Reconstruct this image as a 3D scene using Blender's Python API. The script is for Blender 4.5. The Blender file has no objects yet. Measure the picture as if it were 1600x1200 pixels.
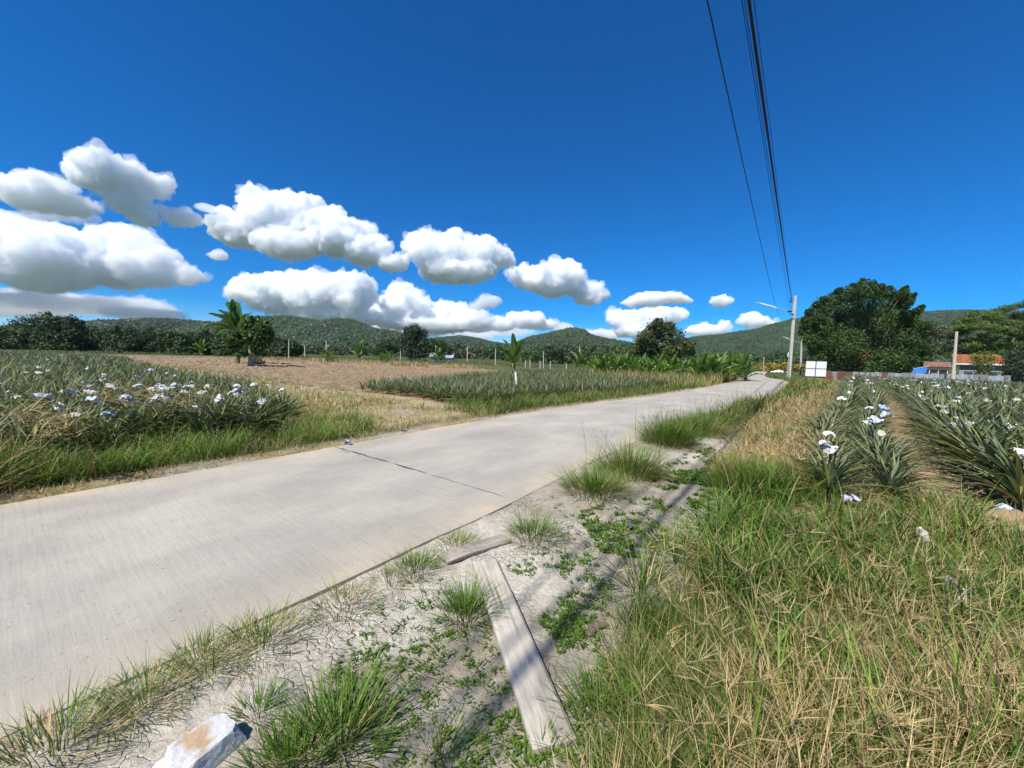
import bpy, bmesh, math, random
import numpy as np
from mathutils import Vector, Matrix

RAD = math.radians
SC = bpy.context.scene
COL = SC.collection

# ------------------------------------------------------------------ camera
CAM_F, CAM_H, CAM_P, CAM_R = 610.0, 1.55, RAD(4.1), RAD(1.5)
cd = bpy.data.cameras.new('camera')
cd.sensor_width = 36.0
cd.lens = 36.0 * CAM_F / 1600.0
cd.clip_start = 0.05
cd.clip_end = 30000
cam = bpy.data.objects.new('camera', cd)
COL.objects.link(cam)
cam.location = (0, 0, CAM_H)
cam.rotation_euler = (Matrix.Rotation(math.pi / 2 - CAM_P, 4, 'X') @ Matrix.Rotation(CAM_R, 4, 'Z')).to_euler()
SC.camera = cam

# ------------------------------------------------------------------ sky, sun, exposure
SUN_EL, SUN_AZ = RAD(52), RAD(217.8)       # azimuth clockwise from +Y: behind the camera, to its left
w = bpy.data.worlds.new('World')
SC.world = w
w.use_nodes = True
wn = w.node_tree
bg = wn.nodes['Background']
sky = wn.nodes.new('ShaderNodeTexSky')
sky.sky_type = 'NISHITA'
sky.sun_disc = False
sky.sun_elevation = SUN_EL
sky.sun_rotation = SUN_AZ
sky.altitude = 1200
sky.air_density = 1.0
sky.dust_density = 0.0
sky.ozone_density = 5.0
tc = wn.nodes.new('ShaderNodeTexCoord')
lift = wn.nodes.new('ShaderNodeVectorMath'); lift.operation = 'ADD'
lift.inputs[1].default_value = (0, 0, 0.03)
hs = wn.nodes.new('ShaderNodeHueSaturation')
hs.inputs['Hue'].default_value = 0.508
hs.inputs['Saturation'].default_value = 1.64
wn.links.new(tc.outputs['Generated'], lift.inputs[0])
wn.links.new(lift.outputs[0], sky.inputs['Vector'])
wn.links.new(sky.outputs[0], hs.inputs['Color'])
wn.links.new(hs.outputs[0], bg.inputs[0])
bg.inputs[1].default_value = 0.105
sd = bpy.data.lights.new('sun', 'SUN')
sd.energy = 5.0
sd.angle = RAD(0.53)
sd.color = (1.0, 0.94, 0.84)
sun = bpy.data.objects.new('sun', sd)
COL.objects.link(sun)
SUNV = Vector((math.sin(SUN_AZ) * math.cos(SUN_EL), math.cos(SUN_AZ) * math.cos(SUN_EL), math.sin(SUN_EL)))
sun.rotation_euler = SUNV.to_track_quat('Z', 'Y').to_euler()
sun.location = (0, 0, 60)
SC.view_settings.view_transform = 'Standard'
SC.view_settings.look = 'None'
SC.view_settings.exposure = 0.5
SC.view_settings.gamma = 1.0
HAZE = 0.00006
SC.cycles.max_bounces = 40
SC.cycles.volume_bounces = 40
SC.cycles.diffuse_bounces = 4
SC.cycles.transmission_bounces = 6
SC.cycles.use_denoising = True

# ------------------------------------------------------------------ helpers
rng = np.random.default_rng(7)
prng = random.Random(7)


def hash2(ix, iy, seed):
    n = (ix.astype(np.int64) * 374761393 + iy.astype(np.int64) * 668265263 + seed * 982451653) & 0x7fffffff
    n = ((n ^ (n >> 13)) * 1274126177) & 0x7fffffff
    n = n ^ (n >> 16)
    return (n & 0xffff) / 65535.0


def vnoise(x, y, seed=0):
    x = np.asarray(x, float); y = np.asarray(y, float)
    ix = np.floor(x); iy = np.floor(y)
    fx = x - ix; fy = y - iy
    fx = fx * fx * (3 - 2 * fx); fy = fy * fy * (3 - 2 * fy)
    ix = ix.astype(np.int64); iy = iy.astype(np.int64)
    a = hash2(ix, iy, seed); b = hash2(ix + 1, iy, seed)
    c = hash2(ix, iy + 1, seed); d = hash2(ix + 1, iy + 1, seed)
    return (a * (1 - fx) + b * fx) * (1 - fy) + (c * (1 - fx) + d * fx) * fy


def fbm(x, y, seed=0, oct=4):
    s = 0; a = 0.5; t = 0
    for k in range(oct):
        s = s + a * vnoise(np.asarray(x) * 2 ** k, np.asarray(y) * 2 ** k, seed + k * 17)
        t += a; a *= 0.5
    return s / t


def sstep(a, b, x):
    t = np.clip((np.asarray(x, float) - a) / (b - a), 0, 1)
    return t * t * (3 - 2 * t)


def rays(px, py):
    """world directions (per unit of depth) through photograph pixels (1600 x 1200)"""
    x = (np.asarray(px, float) - 800) / CAM_F
    y = -(np.asarray(py, float) - 600) / CAM_F
    c, s = math.cos(CAM_R), math.sin(CAM_R)
    X = c * x - s * y
    Y = s * x + c * y
    return np.stack([X, math.cos(CAM_P) + Y * math.sin(CAM_P), -math.sin(CAM_P) + Y * math.cos(CAM_P)], -1)


def at(px, py, Y):
    """point seen at a pixel, Y metres ahead"""
    d = rays(px, py)
    return Vector(d * (Y / d[1])) + Vector((0, 0, CAM_H))


# road centre line (right positive lateral distance d, arc length s)
RC = np.array([(-14.6, -13.5), (-9.0, -5.2), (-5.3, 0.0), (-3.3, 2.7), (-1.5, 5.05), (0.85, 8.3), (3.6, 11.6), (6.6, 14.7), (10.4, 18.9),
               (15.8, 25.6), (21.3, 33.2), (26.4, 41.0), (31.4, 49.4), (38.0, 61.0), (46.5, 75), (58, 93), (75, 118)])


def resample(P, step):
    # Catmull-Rom then even spacing
    out = []
    n = len(P)
    for i in range(n - 1):
        p0 = P[max(i - 1, 0)]; p1 = P[i]; p2 = P[i + 1]; p3 = P[min(i + 2, n - 1)]
        for t in np.linspace(0, 1, 24, endpoint=False):
            out.append(0.5 * ((2 * p1) + (-p0 + p2) * t + (2 * p0 - 5 * p1 + 4 * p2 - p3) * t * t + (-p0 + 3 * p1 - 3 * p2 + p3) * t ** 3))
    out.append(P[-1])
    out = np.array(out)
    L = np.concatenate([[0], np.cumsum(np.linalg.norm(np.diff(out, axis=0), axis=1))])
    s = np.arange(0, L[-1], step)
    return np.stack([np.interp(s, L, out[:, 0]), np.interp(s, L, out[:, 1])], -1), s


RP, RS = resample(RC, 0.5)
RT = np.gradient(RP, axis=0)
RT /= np.linalg.norm(RT, axis=1)[:, None]
RN = np.stack([RT[:, 1], -RT[:, 0]], -1)      # to the right
RW = 1.82                                     # half width


def road_ds(x, y):
    x = np.asarray(x, float); y = np.asarray(y, float)
    sh = x.shape
    p = np.stack([x.ravel(), y.ravel()], -1)
    d = np.empty(len(p)); s = np.empty(len(p))
    for k in range(0, len(p), 20000):
        q = p[k:k + 20000]
        dd = ((q[:, None, :] - RP[None, ::2, :]) ** 2).sum(-1)
        j = dd.argmin(1) * 2
        v = q - RP[j]
        d[k:k + 20000] = (v * RN[j]).sum(1)
        s[k:k + 20000] = RS[j] + (v * RT[j]).sum(1)
    return d.reshape(sh), s.reshape(sh)


def road_pt(d, s):
    x = np.interp(s, RS, RP[:, 0]) + d * np.interp(s, RS, RN[:, 0])
    y = np.interp(s, RS, RP[:, 1]) + d * np.interp(s, RS, RN[:, 1])
    return x, y


def h(x, y):
    """smooth lie of the land"""
    x = np.asarray(x, float); y = np.asarray(y, float)
    r = np.hypot(x, y)
    return -1.1 * sstep(30, 95, r) * sstep(-14, 10, x)


def ghit(px, py, lift=0.0):
    """ground points seen at pixels"""
    d = rays(px, py)
    dz = np.minimum(d[..., 2], -1e-4)
    z = np.zeros(np.shape(px)) + lift
    for _ in range(12):
        t = (z - CAM_H) / dz
        z = 0.5 * z + 0.5 * (h(d[..., 0] * t, d[..., 1] * t) + lift)
    t = np.clip((z - CAM_H) / dz, 0, 3000)
    x = d[..., 0] * t; y = d[..., 1] * t
    return x, y, h(x, y)


def gpt(px, py, lift=0.0):
    x, y, z = ghit(np.array(float(px)), np.array(float(py)), lift)
    return Vector((float(x), float(y), float(z)))


def inpoly(x, y, poly):
    poly = np.asarray(poly, float)
    c = np.zeros(np.shape(x), bool)
    j = len(poly) - 1
    for i in range(len(poly)):
        xi, yi = poly[i]; xj, yj = poly[j]
        m = ((yi > y) != (yj > y)) & (x < (xj - xi) * (y - yi) / (yj - yi + 1e-12) + xi)
        c ^= m
        j = i
    return c


def wpoly(pxpoly):
    P = np.array(pxpoly, float)
    x, y, z = ghit(P[:, 0], P[:, 1])
    return np.stack([x, y], -1)


def scatter_px(poly, n, r=None):
    """n ground points spread evenly over the picture area of a polygon: dense near, thin far"""
    r = r or rng
    P = np.array(poly, float)
    lo = P.min(0); hi = P.max(0)
    out = np.zeros((0, 2))
    while len(out) < n:
        q = r.uniform(lo, hi, (n * 2, 2))
        q = q[inpoly(q[:, 0], q[:, 1], P)]
        out = np.concatenate([out, q])
    out = out[:n]
    x, y, z = ghit(out[:, 0], out[:, 1])
    return np.stack([x, y, z], -1)


def tag(o, label=None, cat=None, group=None, kind=None):
    if label: o['label'] = label
    if cat: o['category'] = cat
    if group: o['group'] = group
    if kind: o['kind'] = kind
    return o


def empty(name, loc=(0, 0, 0), rz=0.0):
    o = bpy.data.objects.new(name, None)
    COL.objects.link(o)
    o.location = loc
    o.rotation_euler = (0, 0, rz)
    o.empty_display_size = 0.2
    return o


def mesh(name, V, F, mat, parent=None, col=None, smooth=False, loc=None):
    """one mesh object from arrays; F is a list of (n,k) index arrays"""
    V = np.asarray(V, np.float32)
    if not isinstance(F, (list, tuple)):
        F = [F]
    F = [np.asarray(f, np.int32) for f in F if len(f)]
    me = bpy.data.meshes.new(name)
    me.vertices.add(len(V))
    me.vertices.foreach_set('co', V.ravel())
    nl = sum(f.size for f in F); nf = sum(len(f) for f in F)
    me.loops.add(nl)
    me.polygons.add(nf)
    me.loops.foreach_set('vertex_index', np.concatenate([f.ravel() for f in F]))
    tot = np.concatenate([np.full(len(f), f.shape[1], np.int32) for f in F])
    st = np.concatenate([[0], np.cumsum(tot)[:-1]]).astype(np.int32)
    me.polygons.foreach_set('loop_start', st)
    me.polygons.foreach_set('loop_total', tot)
    me.polygons.foreach_set('use_smooth', np.full(nf, bool(smooth)))
    me.update(calc_edges=True)
    if col is not None:
        a = me.attributes.new('Col', 'FLOAT_COLOR', 'POINT')
        c = np.ones((len(V), 4), np.float32)
        c[:, :3] = col
        a.data.foreach_set('color', c.ravel())
    if mat is not None:
        me.materials.append(mat)
    o = bpy.data.objects.new(name, me)
    COL.objects.link(o)
    if parent is not None:
        o.parent = parent
    if loc is not None:
        o.location = loc
    return o


def copy_tree(o, parent=None):
    c = o.copy()
    COL.objects.link(c)
    if parent is not None:
        c.parent = parent
    for ch in list(o.children):
        copy_tree(ch, c)
    return c


class Geo:
    """collects vertices, faces and colours"""
    def __init__(s):
        s.V = []; s.Q = []; s.T = []; s.C = []; s.n = 0

    def add(s, V, Q=None, T=None, C=(1, 1, 1)):
        V = np.asarray(V, float)
        if Q is not None and len(Q): s.Q.append(np.asarray(Q) + s.n)
        if T is not None and len(T): s.T.append(np.asarray(T) + s.n)
        s.V.append(V); s.n += len(V)
        C = np.asarray(C, float)
        s.C.append(np.broadcast_to(C, (len(V), 3)) if C.ndim == 1 else C)

    def build(s, name, mat, parent=None, smooth=False, loc=None):
        F = []
        if s.Q: F.append(np.concatenate(s.Q))
        if s.T: F.append(np.concatenate(s.T))
        return mesh(name, np.concatenate(s.V), F, mat, parent, np.concatenate(s.C), smooth, loc)

    def box(s, lo, hi, C=(1, 1, 1), rot=None, org=(0, 0, 0)):
        x0, y0, z0 = lo; x1, y1, z1 = hi
        V = np.array([(x0, y0, z0), (x1, y0, z0), (x1, y1, z0), (x0, y1, z0), (x0, y0, z1), (x1, y0, z1), (x1, y1, z1), (x0, y1, z1)], float)
        if rot is not None:
            V = V @ np.array(rot).T
        V = V + np.array(org)
        s.add(V, [(0, 3, 2, 1), (4, 5, 6, 7), (0, 1, 5, 4), (1, 2, 6, 5), (2, 3, 7, 6), (3, 0, 4, 7)], C=C)

    def tube(s, P, R, k=8, C=(1, 1, 1), cap=True):
        P = np.asarray(P, float); n = len(P)
        R = np.broadcast_to(np.asarray(R, float), (n,))
        T = np.gradient(P, axis=0)
        T /= np.linalg.norm(T, axis=1)[:, None] + 1e-9
        ref = np.where(np.abs(T[:, 2:3]) > 0.9, np.array([[1.0, 0, 0]]), np.array([[0, 0, 1.0]]))
        A = np.cross(T, ref); A /= np.linalg.norm(A, axis=1)[:, None] + 1e-9
        B = np.cross(T, A)
        a = np.linspace(0, 2 * math.pi, k, endpoint=False)
        V = P[:, None, :] + R[:, None, None] * (np.cos(a)[None, :, None] * A[:, None, :] + np.sin(a)[None, :, None] * B[:, None, :])
        V = V.reshape(-1, 3)
        i = np.arange(n - 1)[:, None] * k; j = np.arange(k)[None, :]
        jn = (j + 1) % k
        Q = np.stack([i + j, i + jn, i + k + jn, i + k + j], -1).reshape(-1, 4)
        T3 = []
        if cap:
            V = np.concatenate([V, P[:1], P[-1:]])
            T3 = [(n * k, jj, (jj + 1) % k) for jj in range(k)] + [(n * k + 1, (n - 1) * k + (jj + 1) % k, (n - 1) * k + jj) for jj in range(k)]
            if np.ndim(C) == 2:
                C = np.concatenate([C, C[:1], C[-1:]])
        s.add(V, Q, T3, C)


def blades(P, L, W, t0, t1, az, seg, c0, c1, fold=0.0, taper=1.5, twist=0.0, mid=None):
    """curved tapered leaf blades. P (n,3) base; L length; W width; t0/t1 tilt from vertical at base/tip; az heading.
    fold > 0 gives a V section (3 verts). returns V, Q, C"""
    n = len(P)
    f = lambda a: np.broadcast_to(np.asarray(a, float), (n,))
    L, W, t0, t1, az = f(L), f(W), f(t0), f(t1), f(az)
    tw = f(twist)
    c0 = np.broadcast_to(np.asarray(c0, float), (n, 3)); c1 = np.broadcast_to(np.asarray(c1, float), (n, 3))
    u = np.linspace(0, 1, seg + 1)
    um = (u[1:] + u[:-1]) / 2
    tm = t0[:, None] + (t1 - t0)[:, None] * um[None, :]
    dl = L[:, None] / seg
    hz = np.concatenate([np.zeros((n, 1)), np.cumsum(np.sin(tm) * dl, 1)], 1)
    vz = np.concatenate([np.zeros((n, 1)), np.cumsum(np.cos(tm) * dl, 1)], 1)
    dx, dy = np.cos(az), np.sin(az)
    C3 = np.stack([P[:, 0:1] + hz * dx[:, None], P[:, 1:2] + hz * dy[:, None], P[:, 2:3] + vz], -1)   # n,seg+1,3
    tt = t0[:, None] + (t1 - t0)[:, None] * u[None, :]
    side = np.stack([-dy, dx, np.zeros(n)], -1)[:, None, :] * np.ones((1, seg + 1, 1))
    nrm = np.stack([-np.cos(tt) * dx[:, None], -np.cos(tt) * dy[:, None], np.sin(tt)], -1)
    ang = tw[:, None] * (0.3 + u[None, :])
    S = side * np.cos(ang)[..., None] + nrm * np.sin(ang)[..., None]
    prof = np.clip(1 - u ** taper, 0.03, 1) * np.minimum(1, 0.55 + u * 2.0)
    half = (W[:, None] * prof[None, :] * 0.5)[..., None]
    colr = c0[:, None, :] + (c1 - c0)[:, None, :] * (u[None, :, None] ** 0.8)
    if fold > 0:
        up = nrm * half * fold * 2
        V = np.stack([C3 - S * half + up, C3, C3 + S * half + up], 2)
        k = 3
    else:
        V = np.stack([C3 - S * half, C3 + S * half], 2)
        k = 2
    C = np.repeat(colr[:, :, None, :], k, 2)
    if mid is not None and k == 3:
        C = C.copy(); C[:, :, 1, :] *= mid
    V = V.reshape(-1, 3); C = C.reshape(-1, 3)
    b = (np.arange(n) * (seg + 1) * k)[:, None, None] + (np.arange(seg) * k)[None, :, None] + np.arange(k - 1)[None, None, :]
    Q = np.stack([b, b + 1, b + k + 1, b + k], -1).reshape(-1, 4)
    return V, Q, C


# ------------------------------------------------------------------ materials
def mat_new(name):
    m = bpy.data.materials.new(name)
    m.use_nodes = True
    return m, m.node_tree, m.node_tree.nodes['Principled BSDF']


def leaf_mat(name, trans=0.3, rough=0.5, spec=0.3, tint=(1.15, 1.25, 0.55)):
    m, t, b = mat_new(name)
    a = t.nodes.new('ShaderNodeAttribute'); a.attribute_name = 'Col'
    b.inputs['Roughness'].default_value = rough
    b.inputs['Specular IOR Level'].default_value = spec
    t.links.new(a.outputs['Color'], b.inputs['Base Color'])
    tr = t.nodes.new('ShaderNodeBsdfTranslucent')
    mu = t.nodes.new('ShaderNodeMix'); mu.data_type = 'RGBA'; mu.blend_type = 'MULTIPLY'
    mu.inputs['Factor'].default_value = 1
    mu.inputs[7].default_value = (*tint, 1)
    t.links.new(a.outputs['Color'], mu.inputs[6])
    t.links.new(mu.outputs[2], tr.inputs['Color'])
    mx = t.nodes.new('ShaderNodeMixShader'); mx.inputs[0].default_value = trans
    t.links.new(b.outputs[0], mx.inputs[1]); t.links.new(tr.outputs[0], mx.inputs[2])
    t.links.new(mx.outputs[0], t.nodes['Material Output'].inputs[0])
    return m


def col_mat(name, rough=0.8, spec=0.2, noise=0.25, scale=6.0, bump=0.0, stretch=(1, 1, 1), metallic=0.0, detail=6):
    """colour attribute broken up with noise in the object's own space"""
    m, t, b = mat_new(name)
    a = t.nodes.new('ShaderNodeAttribute'); a.attribute_name = 'Col'
    tcn = t.nodes.new('ShaderNodeTexCoord')
    mp = t.nodes.new('ShaderNodeMapping'); mp.inputs['Scale'].default_value = stretch
    nz = t.nodes.new('ShaderNodeTexNoise'); nz.inputs['Scale'].default_value = scale; nz.inputs['Detail'].default_value = detail
    nz.inputs['Roughness'].default_value = 0.65
    t.links.new(tcn.outputs['Object'], mp.inputs[0]); t.links.new(mp.outputs[0], nz.inputs['Vector'])
    mr = t.nodes.new('ShaderNodeMapRange')
    mr.inputs['From Min'].default_value = 0.25; mr.inputs['From Max'].default_value = 0.75
    mr.inputs['To Min'].default_value = 1 - noise; mr.inputs['To Max'].default_value = 1 + noise
    t.links.new(nz.outputs['Fac'], mr.inputs['Value'])
    vm = t.nodes.new('ShaderNodeVectorMath'); vm.operation = 'SCALE'
    t.links.new(a.outputs['Color'], vm.inputs[0]); t.links.new(mr.outputs[0], vm.inputs['Scale'])
    t.links.new(vm.outputs[0], b.inputs['Base Color'])
    b.inputs['Roughness'].default_value = rough
    b.inputs['Specular IOR Level'].default_value = spec
    b.inputs['Metallic'].default_value = metallic
    if bump:
        bp = t.nodes.new('ShaderNodeBump'); bp.inputs['Strength'].default_value = bump; bp.inputs['Distance'].default_value = 0.02
        t.links.new(nz.outputs['Fac'], bp.inputs['Height']); t.links.new(bp.outputs[0], b.inputs['Normal'])
    return m


M_GRASS = leaf_mat('grass_blade', 0.22, 0.55, 0.25)
M_STRAW = leaf_mat('straw', 0.15, 0.7, 0.15, (1.1, 1.0, 0.8))
M_LEAF = leaf_mat('tree_leaf', 0.25, 0.5, 0.3)
M_PINE = leaf_mat('pineapple_leaf', 0.18, 0.5, 0.25, (1.1, 1.2, 0.5))
M_BANANA = leaf_mat('banana_leaf', 0.35, 0.4, 0.4, (1.2, 1.3, 0.4))
M_BARK = col_mat('bark', 0.9, 0.1, 0.4, 5.0, 0.6, (1, 1, 0.3))
M_CONC = col_mat('pole_concrete', 0.85, 0.2, 0.18, 4.0, 0.25, (1, 1, 0.4))
M_PAINT = col_mat('weathered_surface', 0.6, 0.3, 0.12, 3.0, 0.0)
M_PAPER = leaf_mat('paper', 0.15, 0.8, 0.1, (1, 1, 1))
M_DARK = col_mat('black_cable', 0.6, 0.3, 0.1, 3.0)
M_STONE = col_mat('stone', 0.95, 0.1, 0.12, 14.0, 0.5)
M_METAL = col_mat('sheet_metal', 0.45, 0.4, 0.25, 2.5, 0.0, (1, 1, 0.35), 0.25)
M_TILE = col_mat('roof_tile', 0.8, 0.2, 0.3, 2.2, 0.2)

# ------------------------------------------------------------------ ground regions (picture outlines laid onto the ground)
PX_LEFTFIELD = [(-260, 552), (0, 558), (120, 561), (190, 566), (240, 585), (330, 603), (400, 630), (446, 662), (400, 684), (300, 694), (180, 715), (60, 745), (-60, 800), (-300, 830)]
PX_PLOUGH = [(130, 556.5), (300, 556), (420, 560), (560, 566), (700, 571), (790, 580), (760, 588), (650, 601), (575, 607), (540, 610), (470, 602), (360, 586), (250, 573), (190, 563)]
PX_CENTRE = [(556, 611), (640, 621), (720, 634), (800, 640), (900, 629), (1000, 611), (1100, 598), (1120, 592), (1000, 588), (900, 584), (830, 583), (760, 589), (650, 602), (572, 607)]
PX_TRACK = [(318, 590), (345, 592), (375, 600), (380, 607), (345, 604), (320, 598)]
W_LEFT, W_PLOUGH, W_CENTRE, W_TRACK = wpoly(PX_LEFTFIELD), wpoly(PX_PLOUGH), wpoly(PX_CENTRE), wpoly(PX_TRACK)

# ------------------------------------------------------------------ ground sheet
a_f = np.arange(-64, 64.01, 0.22)
a_b = np.arange(68, 292.01, 4.0)
ANG = np.radians(np.concatenate([a_f, a_b]))
RR = [0.35]
while RR[-1] < 9000:
    RR.append(RR[-1] * (1.022 if RR[-1] < 150 else 1.08))
RR = np.array(RR)
A2, R2 = np.meshgrid(ANG, RR)
GX = R2 * np.sin(A2); GY = R2 * np.cos(A2)
Gd, Gs = road_ds(GX, GY)
GZ = h(GX, GY)
near = sstep(60, 25, R2)
on_road = sstep(RW - 0.05, RW - 0.4, np.abs(Gd))
clod = fbm(GX * 9, GY * 9, 3) - 0.5
GZ = GZ - 0.20 * on_road - 0.012 * (1 - on_road)
GZ += near * (1 - on_road) * (0.05 * (fbm(GX * 1.3, GY * 1.3, 1) - 0.5) + 0.035 * clod * sstep(25, 6, R2))
in_pl = inpoly(GX, GY, W_PLOUGH) * 1.0
GZ += in_pl * (0.16 * (fbm(GX * 2.6, GY * 2.6, 9) - 0.5) + 0.05 * np.sin((GX * 0.8 - GY * 0.6) * 5.5))
# slightly raised planting beds in the right field
GZ += near * 0.07 * sstep(4.0, 4.4, Gd) * sstep(5.75, 5.4, Gd) * sstep(12, 14.5, Gs) + near * 0.08 * sstep(6.3, 6.6, Gd)
# colours of the soil and litter
n1 = fbm(GX * 0.7, GY * 0.7, 21)[..., None]
n2 = fbm(GX * 3.1, GY * 3.1, 22)[..., None]
n3 = fbm(GX * 12, GY * 12, 23)[..., None]
sand = np.array([0.36, 0.325, 0.26]); pale = np.array([0.49, 0.45, 0.375]); clay = np.array([0.31, 0.27, 0.205])
earth = np.array([0.27, 0.19, 0.115]); tilled = np.array([0.25, 0.185, 0.115]); thatch = np.array([0.30, 0.24, 0.12]); turf = np.array([0.11, 0.12, 0.045])
CG = np.ones(GX.shape + (3,)) * turf
CG = CG * (0.7 + 0.6 * n2)
mix = lambda A, B, f: A * (1 - f) + B * f
rightv = (sstep(RW - 0.2, RW, Gd) * sstep(3.9, 3.3, Gd + (n1[..., 0] - .5) * 1.0) * sstep(31.0, 28.5, Gs + (n1[..., 0] - .5) * 4))[..., None]
sandc = mix(mix(sand, clay, sstep(.45, .65, n2)), pale, sstep(.42, .6, n1) * (.35 + .65 * sstep(18.0, 21.0, Gs))[..., None])
gr = sstep(3.2, 3.8, Gd)[..., None]
CG = mix(CG, mix(turf * .5, thatch * .45, sstep(.35, .6, n2)), gr * 0.95)  # soil darkened under the right-hand grass, painting shade into its gaps
CG = mix(CG, sandc, rightv)
lv = (sstep(-RW - 0.75, -RW - 0.3, Gd + (n2[..., 0] - .5) * .8) * sstep(0, -.5, Gd))[..., None]
CG = mix(CG, mix(sand, thatch, sstep(.4, .6, n2)), lv)
dryl = (sstep(-RW - .5, -RW - 1.2, Gd) * sstep(16, 19, Gs) * sstep(33, 29, Gs))[..., None]
CG = mix(CG, mix(thatch * 1.25, sand, sstep(.5, .7, n2)), dryl)
fieldsoil = sstep(3.9, 4.3, Gd)[..., None] * sstep(12, 14, Gs)[..., None]
CG = mix(CG, mix(earth * 1.25, thatch, sstep(.45, .65, n2)), fieldsoil)
pathm = (sstep(5.45, 5.65, Gd) * sstep(6.6, 6.3, Gd))[..., None]
CG = mix(CG, mix(np.array([.42, .30, .19]), thatch, sstep(.5, .7, n1)), pathm * .9)
CG = mix(CG, earth * 1.1, (inpoly(GX, GY, W_LEFT) | inpoly(GX, GY, W_CENTRE))[..., None] * 0.9)
CG = mix(CG, tilled * (0.72 + 0.6 * n2), in_pl[..., None])
CG = mix(CG, pale, inpoly(GX, GY, W_TRACK)[..., None] * 0.9)
farp = sstep(70, 110, R2)[..., None]
CG = mix(CG, np.array([.07, .09, .035]) * (0.7 + .6 * n1), farp)
CG *= (0.8 + 0.4 * n3)
nr, na = GX.shape
idx = np.arange(nr * na).reshape(nr, na)
nxt = np.roll(idx, -1, 1)
QG = np.stack([idx[:-1], idx[1:], nxt[1:], nxt[:-1]], -1).reshape(-1, 4)
V = np.stack([GX, GY, GZ], -1).reshape(-1, 3)
V = np.concatenate([V, [[0, 0, float(GZ[0].mean())]]])
TG = np.stack([np.full(na, nr * na), idx[0], nxt[0]], -1)
CV = np.concatenate([CG.reshape(-1, 3), [sand]])

m, t, b = mat_new('soil')
a = t.nodes.new('ShaderNodeAttribute'); a.attribute_name = 'Col'
geo = t.nodes.new('ShaderNodeNewGeometry')
nz = t.nodes.new('ShaderNodeTexNoise'); nz.inputs['Scale'].default_value = 28; nz.inputs['Detail'].default_value = 8; nz.inputs['Roughness'].default_value = .7
vo = t.nodes.new('ShaderNodeTexVoronoi'); vo.feature = 'DISTANCE_TO_EDGE'; vo.inputs['Scale'].default_value = 17
nzw = t.nodes.new('ShaderNodeTexNoise'); nzw.inputs['Scale'].default_value = 7; nzw.inputs['Detail'].default_value = 3
wv = t.nodes.new('ShaderNodeVectorMath'); wv.operation = 'MULTIPLY_ADD'; wv.inputs[1].default_value = (.16, .16, .0)
t.links.new(geo.outputs['Position'], nz.inputs['Vector']); t.links.new(geo.outputs['Position'], nzw.inputs['Vector'])
t.links.new(nzw.outputs['Color'], wv.inputs[0]); t.links.new(geo.outputs['Position'], wv.inputs[2])
t.links.new(wv.outputs[0], vo.inputs['Vector'])
crk = t.nodes.new('ShaderNodeMapRange'); crk.inputs['From Min'].default_value = 0.0; crk.inputs['From Max'].default_value = 0.09
t.links.new(vo.outputs['Distance'], crk.inputs['Value'])
msk = t.nodes.new('ShaderNodeMapRange'); msk.inputs['From Min'].default_value = .42; msk.inputs['From Max'].default_value = .6
nzm = t.nodes.new('ShaderNodeTexNoise'); nzm.inputs['Scale'].default_value = 1.6; nzm.inputs['Detail'].default_value = 4
t.links.new(geo.outputs['Position'], nzm.inputs['Vector']); t.links.new(nzm.outputs['Fac'], msk.inputs['Value'])
mxc = t.nodes.new('ShaderNodeMix'); mxc.data_type = 'FLOAT'; mxc.inputs[2].default_value = 1.0
t.links.new(msk.outputs[0], mxc.inputs[0]); t.links.new(crk.outputs[0], mxc.inputs[3])
ad = t.nodes.new('ShaderNodeMath'); ad.operation = 'MULTIPLY_ADD'; ad.inputs[1].default_value = .55
t.links.new(mxc.outputs[0], ad.inputs[0]); t.links.new(nz.outputs['Fac'], ad.inputs[2])
bp = t.nodes.new('ShaderNodeBump'); bp.inputs['Strength'].default_value = .9; bp.inputs['Distance'].default_value = .022
t.links.new(ad.outputs[0], bp.inputs['Height']); t.links.new(bp.outputs[0], b.inputs['Normal'])
mr = t.nodes.new('ShaderNodeMapRange'); mr.inputs['From Min'].default_value = .3; mr.inputs['From Max'].default_value = .7
mr.inputs['To Min'].default_value = .72; mr.inputs['To Max'].default_value = 1.22
t.links.new(nz.outputs['Fac'], mr.inputs['Value'])
vm = t.nodes.new('ShaderNodeVectorMath'); vm.operation = 'SCALE'
t.links.new(a.outputs['Color'], vm.inputs[0]); t.links.new(mr.outputs[0], vm.inputs['Scale'])
t.links.new(vm.outputs[0], b.inputs['Base Color'])
b.inputs['Roughness'].default_value = 1; b.inputs['Specular IOR Level'].default_value = .05
tag(mesh('ground', V, [QG, TG], m, None, CV, True), kind='structure')

# ------------------------------------------------------------------ road
ds = np.concatenate([[-RW - .01, -RW], np.linspace(-RW + .03, RW - .03, 26), [RW, RW + .01]])
ss = np.arange(0, RS[-1] - 1, .25)
D2, S2 = np.meshgrid(ds, ss)
wob = .05 * (fbm(S2 * 1.2, S2 * 0 + np.sign(D2) * 3, 5) - .5) * (np.abs(D2) > RW - .02)
X2, Y2 = road_pt(D2 + wob * np.sign(D2), S2)
Z2 = h(X2, Y2) + .012 * (1 - (D2 / RW) ** 2) + .004
Z2[:, 0] -= .2; Z2[:, -1] -= .2; Z2[:, 1] -= .006; Z2[:, -2] -= .006
ny, nx = X2.shape
idr = np.arange(ny * nx).reshape(ny, nx)
QR = np.stack([idr[:-1, :-1], idr[:-1, 1:], idr[1:, 1:], idr[1:, :-1]], -1).reshape(-1, 4)
m, t, b = mat_new('road_concrete')
a = t.nodes.new('ShaderNodeAttribute'); a.attribute_name = 'Col'
geo = t.nodes.new('ShaderNodeNewGeometry')
sx = t.nodes.new('ShaderNodeSeparateColor')
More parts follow.
